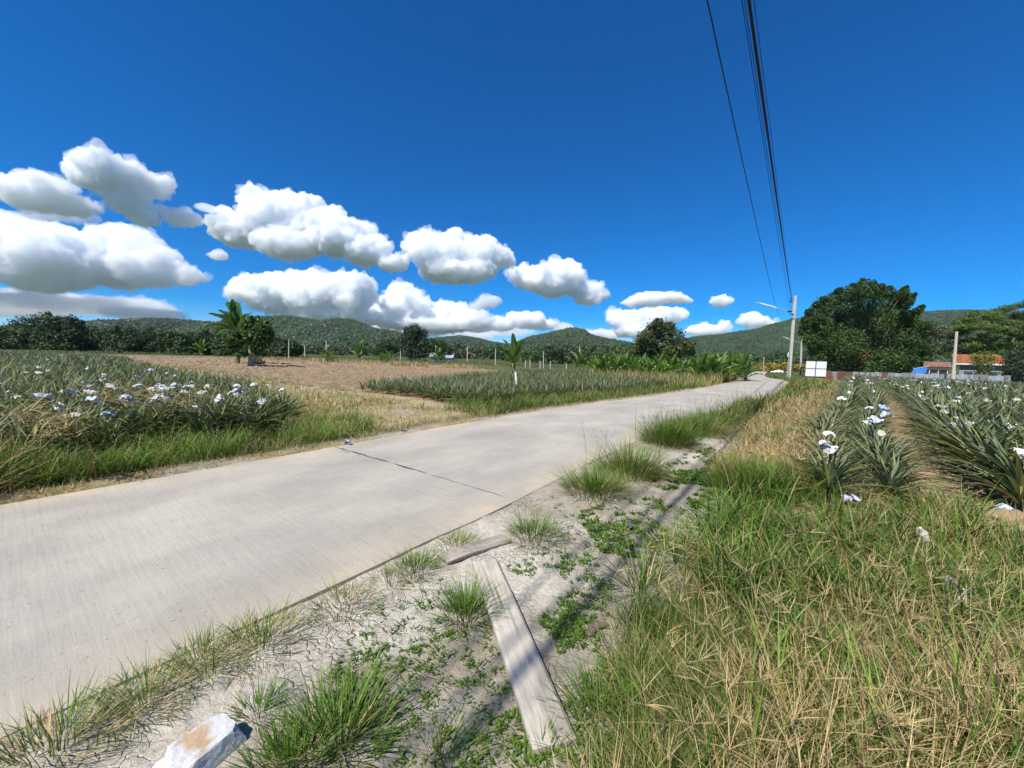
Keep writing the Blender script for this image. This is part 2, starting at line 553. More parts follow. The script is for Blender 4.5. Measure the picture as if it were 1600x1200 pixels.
t.links.new(a.outputs['Color'], sx.inputs[0])


def cmb(sa, sb):
    c = t.nodes.new('ShaderNodeCombineXYZ')
    for k, (o, s_) in enumerate(((sx.outputs[0], sa), (sx.outputs[1], sb))):
        mm = t.nodes.new('ShaderNodeMath'); mm.operation = 'MULTIPLY'; mm.inputs[1].default_value = s_
        t.links.new(o, mm.inputs[0]); t.links.new(mm.outputs[0], c.inputs[k])
    return c


def nzn(vec, scale, det, rough=.6):
    n_ = t.nodes.new('ShaderNodeTexNoise'); n_.inputs['Scale'].default_value = scale; n_.inputs['Detail'].default_value = det; n_.inputs['Roughness'].default_value = rough
    t.links.new(vec, n_.inputs['Vector'])
    return n_.outputs['Fac']


def mrn(v, a0, a1, b0, b1):
    r_ = t.nodes.new('ShaderNodeMapRange')
    for k, vv in zip(('From Min', 'From Max', 'To Min', 'To Max'), (a0, a1, b0, b1)): r_.inputs[k].default_value = vv
    t.links.new(v, r_.inputs['Value'])
    return r_.outputs[0]


def mul(x_, y_):
    mm = t.nodes.new('ShaderNodeMath'); mm.operation = 'MULTIPLY'
    t.links.new(x_, mm.inputs[0]); t.links.new(y_, mm.inputs[1])
    return mm.outputs[0]


broom = nzn(cmb(1.6, 34).outputs[0], 1.0, 3)
broom2 = nzn(cmb(5, 80).outputs[0], 1.0, 2)
blot = nzn(cmb(1, .7).outputs[0], 1.1, 5)
fine = nzn(geo.outputs['Position'], 160, 5, .8)
spk = nzn(geo.outputs['Position'], 45, 2)
wearm = mrn(nzn(cmb(.9, .35).outputs[0], 1.3, 4), .4, .62, 0, 1)
br = mrn(broom, .3, .7, .95, 1.05)
k = mul(mul(br, mrn(broom2, .3, .7, .96, 1.04)), mul(mrn(blot, .3, .7, .87, 1.12), mrn(fine, .3, .7, .76, 1.24)))
k = mul(k, mrn(spk, .27, .33, .55, 1))
mixc = t.nodes.new('ShaderNodeMix'); mixc.data_type = 'RGBA'
mixc.inputs[6].default_value = (.34, .318, .272, 1); mixc.inputs[7].default_value = (.395, .365, .31, 1)
t.links.new(wearm, mixc.inputs[0])
dust = t.nodes.new('ShaderNodeMix'); dust.data_type = 'RGBA'; dust.inputs[7].default_value = (.46, .38, .27, 1)
t.links.new(mixc.outputs[2], dust.inputs[6])
edge = mrn(sx.outputs[2], .72, 1.0, 0, .75)
t.links.new(mul(edge, mrn(blot, .35, .6, .2, 1)), dust.inputs[0])
vm = t.nodes.new('ShaderNodeVectorMath'); vm.operation = 'SCALE'
t.links.new(dust.outputs[2], vm.inputs[0]); t.links.new(k, vm.inputs['Scale'])
t.links.new(vm.outputs[0], b.inputs['Base Color'])
bp = t.nodes.new('ShaderNodeBump'); bp.inputs['Strength'].default_value = .5; bp.inputs['Distance'].default_value = .006
sm = t.nodes.new('ShaderNodeMath'); sm.operation = 'ADD'
t.links.new(broom, sm.inputs[0]); t.links.new(fine, sm.inputs[1])
t.links.new(sm.outputs[0], bp.inputs['Height']); t.links.new(bp.outputs[0], b.inputs['Normal'])
b.inputs['Roughness'].default_value = .9; b.inputs['Specular IOR Level'].default_value = .2
RCOL = np.stack([D2, S2, np.abs(D2) / RW], -1).reshape(-1, 3)
road = tag(mesh('road', np.stack([X2, Y2, Z2], -1).reshape(-1, 3), QR, m, None, RCOL, False), kind='structure')


def crack(s0, gaps, wd, seed):
    g = Geo()
    r = np.random.default_rng(seed)
    for d0, d1 in gaps:
        dd = np.arange(d0, d1, .03)
        off = .025 * (fbm(dd * 4, dd * 0, seed) - .5) * 2
        wdt = wd * (.35 + 1.1 * vnoise(dd * 9, dd * 0 + 1, seed)) * np.minimum(1, 6 * np.minimum(dd - d0 + .02, d1 - dd + .01))
        P = []
        for sgn in (-1, 1):
            x, y = road_pt(dd, s0 + off + sgn * wdt)
            P.append(np.stack([x, y, h(x, y) + .012 * (1 - (dd / RW) ** 2) + .008], -1))
        V = np.concatenate(P); n = len(dd)
        i = np.arange(n - 1)
        g.add(V, np.stack([i, i + 1, i + n + 1, i + n], -1), C=(.085, .078, .07))
    return g.build('joint_seal', M_DARK, road)


dj, sj = road_ds(np.array([-2.81, 0.24]), np.array([5.98, 4.19]))
SJ = float(sj.mean())
crack(SJ, [(-1.78, -.35), (-.28, .45)], .016, 3)
crack(SJ - .06, [(-1.5, -1.2), (-1.05, -.9)], .008, 5)
crack(SJ, [(.5, 1.7)], .005, 8)
crack(SJ + 9.5, [(-1.7, 1.7)], .006, 11)

# ------------------------------------------------------------------ hills
def ridge_hill(name, pts, Y, foot, zbase, seed, depth=0.35, spur=0.28):
    """a wooded hill whose crest line stands Y metres off"""
    pts = np.array(pts, float)
    u = np.linspace(0, 1, 160)
    cx = np.interp(u, np.linspace(0, 1, len(pts)), pts[:, 0]); cy = np.interp(u, np.linspace(0, 1, len(pts)), pts[:, 1])
    k = np.ones(9) / 9
    cy = np.convolve(np.pad(cy, 4, 'edge'), k, 'valid'); cx = np.convolve(np.pad(cx, 4, 'edge'), k, 'valid')
    d = rays(cx, cy)
    crest = d * (Y / d[:, 1])[:, None] + np.array([0, 0, CAM_H])
    nt_ = 60
    tv = np.linspace(-1, 1.0, nt_)          # -1 foot in front, 0 crest, 1 foot behind
    X = crest[:, 0][:, None] + np.zeros((1, nt_))
    Yy = Y + tv[None, :] * foot * (1 + .25 * (fbm(crest[:, 0] / 130, crest[:, 0] * 0, seed)[:, None] - .5) * 2)
    prof = np.cos(np.clip(np.abs(tv), 0, 1) * math.pi / 2) ** 1.15
    zc = np.maximum(crest[:, 2] - zbase, 2)
    Z = zbase + zc[:, None] * prof[None, :]
    rg = np.abs(fbm(X / 120 + Yy / 700, Yy / 260, seed + 3, 5) - .5) * 2
    Z += (0.16 - rg) * zc[:, None] * spur * (1 - prof[None, :] ** 2) * prof[None, :] * 2.5
    Z = np.maximum(Z, zbase)
    return X, Yy, Z


HILLS = [
    ([(-380, 512), (-150, 508), (60, 515), (150, 515), (225, 510), (250, 504), (275, 502), (300, 503), (335, 507), (370, 508), (400, 504), (420, 502), (440, 499), (455, 498), (478, 499), (495, 504), (510, 507), (522, 507), (533, 502), (545, 501), (562, 506), (580, 515), (600, 518), (625, 521), (660, 530), (700, 541), (740, 552)], 900, 330, -1, 1),
    ([(600, 540), (660, 535), (690, 529), (722, 526), (745, 530), (765, 535), (790, 539), (830, 547), (870, 553)], 1250, 330, -1, 2),
    ([(760, 551), (790, 546), (815, 533), (838, 526), (860, 522), (880, 517), (893, 515), (903, 517), (915, 525), (935, 530), (955, 533), (985, 540), (1010, 545), (1040, 555)], 1000, 300, -1, 3),
    ([(980, 556), (1020, 546), (1060, 536), (1085, 528), (1105, 526), (1125, 526), (1150, 520), (1180, 517), (1200, 513), (1222, 505), (1250, 499), (1290, 494), (1340, 492), (1390, 492), (1440, 490), (1475, 487), (1520, 487), (1560, 489), (1620, 492), (1720, 496), (1850, 505), (2000, 515)], 1100, 400, -1, 4),
]
blobV, blobF = None, None
bmx = bmesh.new(); bmesh.ops.create_icosphere(bmx, subdivisions=1, radius=1)
blobV = np.array([v.co[:] for v in bmx.verts]); blobF = np.array([[v.index for v in f.verts] for f in bmx.faces]); bmx.free()

m_hill = col_mat('hillside', 1.0, 0.05, 0.25, 0.02)
forest = Geo()
hillg = Geo()
for pts, Yd, foot, zb, sd_ in HILLS:
    X, Yy, Z = ridge_hill('h', pts, Yd, foot, zb, sd_)
    a_, b_ = X.shape
    i_ = np.arange(a_ * b_).reshape(a_, b_)
    nn = fbm(X / 60, Yy / 60, sd_)[..., None]
    cc = np.array([.030, .052, .020]) * (.8 + .5 * nn)
    if sd_ == 4:          # bare rock scar below the crest
        tv = np.linspace(-1, 1, b_)[None, :]
        pxs = at(1215, 518, Yd).x, at(1252, 522, Yd).x
        rock = (sstep(pxs[0], pxs[0] + 15, X) * sstep(pxs[1], pxs[1] - 12, X) * sstep(-.36, -.3, tv) * sstep(-.16, -.2, tv))[..., None] * sstep(.4, .5, fbm(X / 14, Yy / 22, 8))[..., None]
        cc = cc * (1 - rock) + np.array([.3, .24, .19]) * rock
    hillg.add(np.stack([X, Yy, Z], -1).reshape(-1, 3), np.stack([i_[:-1, :-1], i_[1:, :-1], i_[1:, 1:], i_[:-1, 1:]], -1).reshape(-1, 4), C=cc.reshape(-1, 3))
    # trees on the slope that faces the road
    px_m = Yd / CAM_F
    n = int((X.max() - X.min()) * foot * 1.15 / 30)
    n = min(n, 22000)
    ii = rng.uniform(0, a_ - 1.01, n); jj = rng.uniform(.1, .58, n) * (b_ - 1)
    i0 = ii.astype(int); j0 = jj.astype(int); fi = ii - i0; fj = jj - j0
    L = lambda A: A[i0, j0] * (1 - fi) * (1 - fj) + A[i0 + 1, j0] * fi * (1 - fj) + A[i0, j0 + 1] * (1 - fi) * fj + A[i0 + 1, j0 + 1] * fi * fj
    P = np.stack([L(X), L(Yy), L(Z)], -1)
    if sd_ == 4:
        rk = rock[i0, j0, 0] < .3
        P = P[rk]
    n = len(P)
    vis = (np.abs(P[:, 0] / P[:, 1]) < 1.5)
    P = P[vis]; n = len(P)
    sz = rng.uniform(1.8, 4.2, n) * (.8 + .5 * fbm(P[:, 0] / 40, P[:, 1] / 40, 77))
    sh = np.stack([sz * rng.uniform(.8, 1.2, n), sz * rng.uniform(.8, 1.2, n), sz * rng.uniform(.7, 1.25, n)], -1)
    jit = 1 + .3 * (rng.random((n, len(blobV), 1)) - .5) * 2
    V = blobV[None] * jit * sh[:, None, :] + P[:, None, :] + np.array([0, 0, 1.0])
    F = blobF[None] + (np.arange(n) * len(blobV))[:, None, None]
    patch = fbm(P[:, 0] / 70, P[:, 1] / 70, 31 + sd_)[:, None]
    base = np.array([.024, .050, .014]) * (1 - patch) + np.array([.042, .074, .017]) * patch
    c = base * rng.uniform(.75, 1.25, (n, 1)) * np.array([1, 1, 1]) + rng.uniform(0, .02, (n, 1)) * np.array([1, .6, .1]) * (rng.random((n, 1)) < .2)
    forest.add(V.reshape(-1, 3), T=F.reshape(-1, 3), C=np.repeat(c, len(blobV), 0))
tag(hillg.build('hills', m_hill, smooth=True), kind='structure')
tag(forest.build('hill_forest', M_LEAF), 'dense dark green scrub forest covering the far hills', 'forest', kind='stuff')


# ------------------------------------------------------------------ trees
def rand_unit(n, r):
    v = r.normal(size=(n, 3))
    return v / np.linalg.norm(v, axis=1)[:, None]


def leaf_cards(C, R, n, size, cols, r, flat=1.0, shell=0.55, droop=0.0, aspect=2.2, rough=.16):
    """n leaf sprays spread through clumps (centres C, radii R), many small pointed faces"""
    C = np.asarray(C, float); R = np.asarray(R, float)
    wgt = R ** 1.45; wgt /= wgt.sum()
    k = r.choice(len(C), n, p=wgt)
    u = rand_unit(n, r)
    rad = (shell + (1 - shell) * r.random(n) ** .7)
    off = u * rad[:, None] * R[k][:, None] * (1 + rough * r.normal(size=(n, 1)))
    off[:, 2] *= flat
    P = C[k] + off
    nrm = u + .9 * rand_unit(n, r) + np.array([0, 0, .5])
    nrm /= np.linalg.norm(nrm, axis=1)[:, None]
    t_ = np.cross(nrm, rand_unit(n, r)); t_ /= np.linalg.norm(t_, axis=1)[:, None] + 1e-9
    if droop:
        t_[:, 2] -= droop; t_ /= np.linalg.norm(t_, axis=1)[:, None]
    b_ = np.cross(nrm, t_)
    s = size * r.uniform(.6, 1.4, n)[:, None]
    w_ = s / aspect
    bend = nrm * s * .18
    V = np.stack([P - t_ * s * .5, P + b_ * w_ * .5 + bend, P + t_ * s * .5 - bend * .6, P - b_ * w_ * .5 + bend], 1).reshape(-1, 3)
    Q = np.arange(n * 4).reshape(n, 4)
    cols = np.asarray(cols, float)
    cl = cols[r.integers(0, len(cols), n)] * r.uniform(.7, 1.35, (n, 1))
    cn = .75 + .5 * r.random(len(C))
    cl = cl * cn[k][:, None]
    return V, Q, np.repeat(cl, 4, 0)


GREEN_DARK = [(.022, .046, .010), (.032, .062, .012), (.018, .035, .010), (.045, .078, .016)]
GREEN_MID = [(.06, .115, .025), (.08, .14, .03), (.045, .085, .022), (.10, .16, .035)]
GREEN_YEL = [(.10, .155, .022), (.075, .13, .018), (.13, .18, .03), (.055, .1, .016)]
GREEN_GREY = [(.10, .115, .06), (.08, .10, .055), (.13, .13, .08), (.07, .085, .05)]
BARK_C = (.16, .125, .09)


def tree(name, label, clumps, Y, seed, leaf, n, cols, group=None, cat='tree', trunk_r=.2, depth=1.0, flat=1.0, shell=.5, base_px=None, limbs=6, droop=0, fork_min=.22, aspect=2.2, bark=BARK_C, extra=None, rough=.16, limb_r=1.0):
    """clumps: (px, py, radius_px) of the crown as the photograph shows it at distance Y; each clump is set at its own depth"""
    r = np.random.default_rng(seed)
    cp = np.array(clumps, float)
    pm = Y / CAM_F
    cxm = (cp[:, 0].min() + cp[:, 0].max()) / 2
    wid = (cp[:, 0].max() - cp[:, 0].min()) * pm * .5
    C = []
    for (x, y, rr) in cp:
        e = (x - cxm) * pm / max(wid, .5)
        lim = math.sqrt(max(.05, 1 - min(1, e * e))) * wid * depth
        dy = r.uniform(-.8, .8) * lim
        p = at(x, y, Y + dy)
        C.append((p.x, p.y, p.z))
    C = np.array(C); R = cp[:, 2] * pm
    bx = base_px if base_px is not None else cxm
    bp_ = at(bx, 560, Y)
    zb = float(h(bp_.x, bp_.y))
    root = empty(name, (bp_.x, bp_.y, zb))
    tag(root, label, cat, group)
    org = np.array([bp_.x, bp_.y, zb])
    g = Geo()
    top = C[:, 2].max() - zb
    low = max(.4, (C[:, 2] - R).min() - zb)
    fork = max(low * .9, top * fork_min)
    lean = C.mean(0)[:2] - org[:2]
    zs = np.linspace(-.15, fork, 6)
    P = np.stack([lean[0] * .25 * (zs / fork) ** 2 + .05 * np.sin(zs * 2), lean[1] * .25 * (zs / fork) ** 2, zs], -1)
    g.tube(P, trunk_r * (1.35 - .55 * np.linspace(0, 1, 6) ** .5), 9, C=bark)
    for q in r.choice(len(C), min(limbs, len(C)), replace=False):
        e = C[q] - org
        mid = (P[-1] + e) / 2 + np.array([0, 0, .1 * top]) + r.normal(size=3) * .08 * top * np.array([1, 1, .3])
        u = np.linspace(0, 1, 7)[:, None]
        g.tube(P[-1] * (1 - u) ** 2 + 2 * u * (1 - u) * mid + e * u ** 2, limb_r * trunk_r * (.62 - .5 * u[:, 0]), 6, C=bark)
    g.build('trunk', M_BARK, root, True)
    g = Geo()
    V, Q, Cc = leaf_cards(C - org, R, n, leaf, cols, r, flat, shell, droop, aspect, rough)
    g.add(V, Q, C=Cc)
    if extra is not None:
        for (cl, nn, ls, cs) in extra:
            ce = np.array([tuple(at(x, y, Y + r.uniform(-.7, .3) * wid * depth)) for x, y, rr in cl]) - org
            V, Q, Cc = leaf_cards(ce, np.array([c_[2] for c_ in cl]) * pm, nn, ls, cs, r, flat, shell, droop, aspect, rough)
            g.add(V, Q, C=Cc)
    g.build('crown', M_LEAF, root)
    return root


# the row of trees beyond the ploughed field, on the left
tl = [(-60, 505, 70, 45), (8, 512, 62, 36), (44, 496, 52, 50), (78, 492, 50, 56), (112, 498, 46, 48), (150, 510, 40, 40), (178, 516, 34, 32), (208, 517, 36, 30),
      (238, 514, 40, 34), (268, 522, 34, 28), (292, 524, 30, 28), (318, 518, 28, 34), (345, 528, 30, 26), (425, 530, 34, 30), (455, 534, 30, 24), (-130, 500, 70, 50), (25, 515, 60, 36), (62, 512, 60, 36), (95, 514, 60, 36), (130, 516, 56, 36), (165, 522, 50, 30), (195, 522, 50, 30), (225, 522, 50, 30), (255, 524, 50, 30), (282, 528, 46, 26), (305, 528, 46, 28), (332, 530, 46, 26), (442, 538, 44, 22), (405, 526, 40, 30), (380, 524, 44, 30)]
for k, (x, y, wpx, hpx) in enumerate(tl):
    r = np.random.default_rng(100 + k)
    base_y = 556 + (x - 200) * .006
    cl = []
    for j in range(26):
        a_ = r.uniform(0, 2 * math.pi); q = r.random() ** .6
        cx_ = x + math.cos(a_) * q * wpx * .48
        cy_ = (y + base_y) / 2 - 2 + math.sin(a_) * q * (base_y - y) * .46
        cl.append((cx_, cy_, r.uniform(.13, .24) * wpx))
    for j in range(5):
        cl.append((x + r.uniform(-.4, .4) * wpx, base_y - r.uniform(2, 10), .2 * wpx))
    yy = 84 + 5 * (k % 3)
    lab = 'dark green bushy tree in the row beyond the ploughed field'
    if k == 3: lab = 'tallest round-topped tree in the dark row beyond the ploughed field'
    if k == 11: lab = 'brownish tree at the end of the dark row, left of the banana plant'
    tree('bushy_tree', lab, cl, yy, 200 + k, .62, 3600, GREEN_DARK if k % 4 else [(.04, .08, .018), (.055, .1, .02), (.03, .06, .015)], group='trees in the row beyond the ploughed field', trunk_r=.22)

# single trees
tree('round_tree', 'tall dark round-crowned tree by the left end of the pole line', [(645, 522, 14), (640, 530, 14), (655, 528, 14), (634, 540, 12), (650, 540, 15), (660, 540, 10), (640, 548, 12), (654, 550, 12), (630, 530, 8), (648, 515, 9), (638, 517, 8), (660, 521, 8), (663, 533, 7)],
     80, 31, .5, 5200, [(.04, .065, .03), (.055, .08, .035), (.03, .05, .025)], trunk_r=.35, base_px=641)
tree('spreading_tree', 'low spreading dark tree behind the round tree and poles', [(600, 545, 12), (612, 540, 11), (622, 542, 10), (675, 541, 12), (688, 543, 12), (665, 546, 12), (700, 548, 8), (590, 549, 8)],
     92, 32, .55, 3200, GREEN_DARK, trunk_r=.25)
tree('broad_tree', 'broad dark olive tree standing alone behind the banana grove', [(1030, 512, 14), (1022, 520, 16), (1042, 518, 15), (1010, 530, 16), (1055, 530, 17), (1035, 532, 20), (998, 542, 13), (1072, 541, 13), (1060, 545, 14), (1015, 546, 16), (1040, 548, 18), (1027, 505, 7), (1047, 509, 7), (1018, 511, 6), (1005, 528, 8), (990, 549, 8), (1080, 549, 7)],
     62, 33, .5, 6500, [(.07, .085, .025), (.055, .075, .022), (.09, .105, .03), (.04, .06, .018)], trunk_r=.3)
big = [(1352, 453, 14), (1338, 455, 12), (1322, 460, 12), (1368, 456, 12), (1384, 458, 11), (1306, 466, 12), (1290, 476, 14), (1278, 486, 13), (1270, 497, 12), (1264, 508, 12), (1258, 516, 9),
       (1300, 485, 18), (1325, 478, 20), (1350, 475, 20), (1375, 476, 18), (1395, 478, 14), (1404, 466, 9), (1412, 459, 7), (1415, 451, 5), (1408, 480, 11), (1419, 472, 7), (1424, 463, 4.5), (1400, 462, 8),
       (1400, 500, 18), (1418, 496, 9), (1429, 491, 7), (1437, 485, 5), (1441, 480, 3.5), (1420, 510, 12), (1432, 512, 8), (1445, 514, 8),
       (1280, 512, 18), (1300, 510, 22), (1330, 505, 24), (1365, 505, 24), (1270, 530, 15), (1290, 540, 20), (1320, 535, 24), (1355, 540, 26), (1390, 530, 22), (1415, 532, 16), (1432, 540, 13), (1445, 545, 12),
       (1285, 560, 16), (1310, 565, 20), (1345, 570, 22), (1380, 565, 22), (1408, 562, 18), (1430, 560, 13), (1445, 566, 10), (1275, 548, 12), (1300, 580, 14), (1330, 588, 14), (1360, 588, 14), (1395, 582, 14), (1420, 577, 12)]
tree('mango_tree', 'huge dark green dense tree behind the metal fence', big, 77, 34, .44, 40000, [(.035, .075, .014), (.05, .10, .018), (.065, .125, .022), (.028, .055, .014), (.085, .14, .03)], trunk_r=.55, depth=.7, shell=.6, limbs=6, aspect=1.9, rough=.13,
     limb_r=.5, extra=[([(1345, 555, 14), (1360, 560, 10)], 700, .5, [(.14, .115, .04), (.11, .09, .035)]),
            ([(1404, 470, 6), (1409, 463, 5), (1413, 457, 4), (1416, 451, 2.5), (1412, 478, 6), (1419, 472, 5), (1425, 466, 4), (1430, 460, 2.5), (1416, 494, 7), (1424, 490, 5), (1432, 485, 4), (1438, 481, 3), (1442, 478, 2), (1425, 505, 7), (1436, 508, 6), (1448, 510, 5),
              (1288, 468, 5), (1276, 476, 5), (1264, 488, 5), (1258, 500, 5), (1254, 512, 4), (1345, 444, 5), (1348, 438, 3), (1333, 446, 4), (1310, 455, 5), (1365, 445, 5), (1378, 447, 4), (1390, 450, 4), (1252, 520, 4)], 6500, .42, [(.04, .085, .014), (.055, .11, .018), (.03, .06, .014)])])
tree('grey_green_tree', 'pale grey-green tree between the huge dark tree and the feathery one', [(1446, 510, 12), (1458, 515, 12), (1470, 518, 11), (1450, 530, 14), (1468, 534, 14), (1455, 548, 12), (1475, 546, 10), (1440, 520, 9)],
     88, 35, .5, 3000, GREEN_GREY, trunk_r=.3)
r = np.random.default_rng(55)
fe = []
for lay in range(11):
    yy = 497 + lay * 7.5
    x0 = 1500 + abs(lay - 4) * 2.5 - lay * 2.0
    for j in range(13):
        xx = x0 + (j + r.uniform(-.4, .4)) * 14
        top = 494 - min(20, max(0, xx - 1505)) * .0 - max(0, (xx - 1540)) * .22
        y2 = yy + 8 * math.sin(j * 1.3 + lay) + r.uniform(-3, 3) - max(0, (xx - 1540)) * .12
        fe.append((xx, max(y2, top), r.uniform(8, 13)))
fe += [(1498, 505, 9), (1508, 499, 10), (1518, 492, 9), (1522, 488, 6), (1560, 484, 8), (1576, 481, 10), (1592, 478, 10), (1610, 474, 14), (1550, 490, 8)]
tree('rain_tree', 'wide feathery tree with layered light green sprays over the orange roof', fe, 84, 36, .42, 52000, GREEN_YEL, trunk_r=.5, depth=.6, flat=.5, shell=.2, limbs=12, aspect=2.8, base_px=1560)
tree('dark_shrub_tree', 'dark bushy shrub at the right end of the house', [(1585, 560, 14), (1600, 555, 16), (1592, 575, 14), (1612, 570, 18), (1580, 585, 12), (1600, 588, 14), (1578, 572, 8)],
     62, 37, .32, 4500, [(.03, .05, .025), (.045, .065, .03)], trunk_r=.15, base_px=1596)
tree('olive_shrub', 'loose yellow-green shrub in front of the orange-roofed house', [(1535, 556, 10), (1528, 566, 9), (1542, 568, 11), (1532, 578, 10), (1545, 582, 8), (1522, 558, 6), (1550, 560, 7), (1530, 588, 8)],
     64, 38, .3, 1500, GREEN_YEL, trunk_r=.08, shell=.2, base_px=1536)
# far woods: reads as one mass
g = Geo()
for k in range(330):
    r = np.random.default_rng(4000 + k)
    if k < 200:
        x, y0 = r.uniform(440, 1010), r.uniform(541, 550)
        Y = r.uniform(150, 330)
    else:
        x, y0 = r.uniform(1000, 1460), r.uniform(549, 562)
        Y = r.uniform(170, 380)
    p = at(x, y0, Y)
    zb = float(h(p.x, p.y))
    p.z = max(p.z, zb + 3.5)
    hh = p.z - zb
    n = 14
    C = np.stack([p.x + r.normal(size=n) * 3.2, p.y + r.normal(size=n) * 3, zb + hh * r.uniform(.15, 1.0, n)], -1)
    V, Q, Cc = leaf_cards(C, r.uniform(1.4, 2.6, n), 190, 1.5, [GREEN_DARK, GREEN_MID, GREEN_GREY][int(r.integers(0, 3))], r)
    g.add(V, Q, C=Cc * .9)
tag(g.build('distant_woods', M_LEAF), 'low mixed woods in front of the hills', 'woods', kind='stuff')

# ------------------------------------------------------------------ clouds
bmx = bmesh.new(); bmesh.ops.create_icosphere(bmx, subdivisions=2, radius=1)
icV = np.array([v.co[:] for v in bmx.verts]); icF = np.array([[v.index for v in f.verts] for f in bmx.faces]); bmx.free()


def cloud(label, lumps, D, seed, dens=5.6, vox=1.9, puff=1.0, name='cloud', fringe=True):
    """one cumulus: overlapping puffs fused into one surface that bounds a scattering volume"""
    r = random.Random(seed)
    px = D / CAM_F
    vs, fs, n = [], [], 0
    org = at(lumps[0][0], lumps[0][1], D)
    for (x, y, rx, ry) in lumps:
        c0 = at(x, y, D) - org
        c0.y += r.uniform(-.5, .5) * rx * px
        L = [(0, 0, 0, .92)]
        kk = int(10 + 44 * min(1, (rx + ry) / 110))
        for i in range(kk):
            th = r.uniform(0, 6.283); u = r.uniform(-.2, 1)
            hh = math.sqrt(max(0, 1 - u * u))
            rr = r.choice([.46, .38, .3, .24, .18, .15]) * r.uniform(.85, 1.15) * puff
            L.append((math.cos(th) * hh * .88, math.sin(th) * hh * .7, u * .86, rr))
        for (a_, b_, c_, q) in L:
            v = icV * q
            if c_ < 0: v = v * np.array([1, 1, .7])
            # small puffs stay round: radius follows the smaller half-axis
            s_ = np.array([rx, rx * .8, ry]) if q > .6 else np.array([min(rx, ry * 1.5), min(rx, ry * 1.4), ry])
            v = v * s_ * px + np.array([a_ * rx, b_ * rx * .8, c_ * ry]) * px + np.array(c0)
            vs.append(v); fs.append(icF + n); n += len(icV)
    VV, FF = np.concatenate(vs), np.concatenate(fs)
    amp = min(1, min(lumps[0][2:]) / 22)

    def body(nm, V_, vx, dsp, dn):
        o = mesh(nm, V_, FF, None)
        o.location = org
        md = o.modifiers.new('fuse', 'REMESH'); md.mode = 'VOXEL'; md.voxel_size = vx * px
        md = o.modifiers.new('smooth', 'SMOOTH'); md.iterations = 1
        for sc_, st_ in dsp:
            tx = bpy.data.textures.new('billow', 'CLOUDS'); tx.noise_scale = sc_ * px; tx.noise_depth = 3
            md = o.modifiers.new('billow', 'DISPLACE'); md.texture = tx; md.strength = st_ * px * .6 * amp; md.mid_level = .5; md.texture_coords = 'GLOBAL'
        md = o.modifiers.new('fuse2', 'REMESH'); md.mode = 'VOXEL'; md.voxel_size = vx * px * .75
        dg = bpy.context.evaluated_depsgraph_get()
        me = bpy.data.meshes.new_from_object(o.evaluated_get(dg))
        o.modifiers.clear()
        o.data = me
        me.polygons.foreach_set('use_smooth', np.ones(len(me.polygons), bool))
        mt = bpy.data.materials.new('cloud_vapour'); mt.use_nodes = True
        t_ = mt.node_tree; t_.nodes.clear()
        ou = t_.nodes.new('ShaderNodeOutputMaterial'); vo_ = t_.nodes.new('ShaderNodeVolumePrincipled')
        vo_.inputs['Color'].default_value = (.978, .988, 1, 1); vo_.inputs['Density'].default_value = 1 / (px * dn)
        vo_.inputs['Anisotropy'].default_value = -.25
        t_.links.new(vo_.outputs[0], ou.inputs['Volume'])
        me.materials.clear(); me.materials.append(mt)
        return o

    o = body(name, VV, vox, ((44, 26), (18, 26), (8, 25), (4, 13)), dens)
    if fringe:
        f = body('fringe', VV * 1.0, vox * 1.1, ((30, 44), (13, 46), (6, 26)), dens * 3.2)
        f.parent = o; f.location = (0, 0, 0)
    tag(o, label, 'cloud')
    return o


cloud('white ragged cloud with a spiky left tip, highest on the left', [(190, 284, 52, 28), (160, 266, 34, 13), (128, 258, 18, 6), (226, 290, 28, 20), (205, 318, 26, 18), (216, 336, 18, 11)], 2200, 1)
cloud('small soft cloud trailing right of the highest left cloud', [(272, 336, 30, 14), (255, 330, 18, 9), (292, 342, 12, 7)], 2300, 2, 14)
cloud('rounded lone cloud with a grey base at the left edge', [(68, 308, 48, 25), (100, 322, 32, 16), (40, 306, 26, 16)], 2200, 3, 10)
cloud('faint grey veil hanging below the rounded lone cloud', [(115, 336, 26, 14), (80, 338, 30, 10)], 2400, 33, 40)
cloud('large towering cloud bank low on the left', [(30, 405, 75, 42), (105, 420, 80, 46), (165, 405, 60, 46), (188, 366, 26, 20), (228, 420, 46, 32), (278, 432, 28, 14), (8, 352, 20, 16), (20, 372, 30, 22), (-70, 400, 90, 60), (95, 378, 40, 22)], 3600, 4, 9)
cloud('flat blue-grey shadowed cloud layer above the dark tree row', [(60, 472, 130, 16), (170, 478, 90, 15), (-60, 468, 120, 22), (240, 492, 60, 10)], 4200, 5, 34, 3.2)
cloud('broad cloud sloping down to the right, centre left', [(420, 340, 52, 34), (378, 360, 46, 26), (400, 318, 22, 18), (470, 350, 50, 38), (520, 368, 48, 34), (455, 385, 50, 20), (570, 392, 38, 22), (610, 408, 26, 13)], 2500, 6)
cloud('thin wispy streak left of the broad centre-left cloud', [(325, 326, 18, 5), (340, 334, 12, 5)], 2400, 7, 16)
cloud('tiny round cloud below the broad centre-left cloud', [(345, 401, 15, 8)], 2900, 8, 10)
cloud('double-domed cloud with a grey heart, upper middle', [(665, 388, 30, 20), (652, 374, 14, 9), (700, 402, 48, 28), (755, 405, 38, 26), (715, 428, 56, 18)], 2800, 9)
cloud('cloud with a curled white crest, right of the double-domed one', [(822, 434, 24, 17), (865, 440, 46, 25), (885, 420, 24, 14), (868, 410, 9, 5), (920, 458, 28, 17)], 3000, 10)
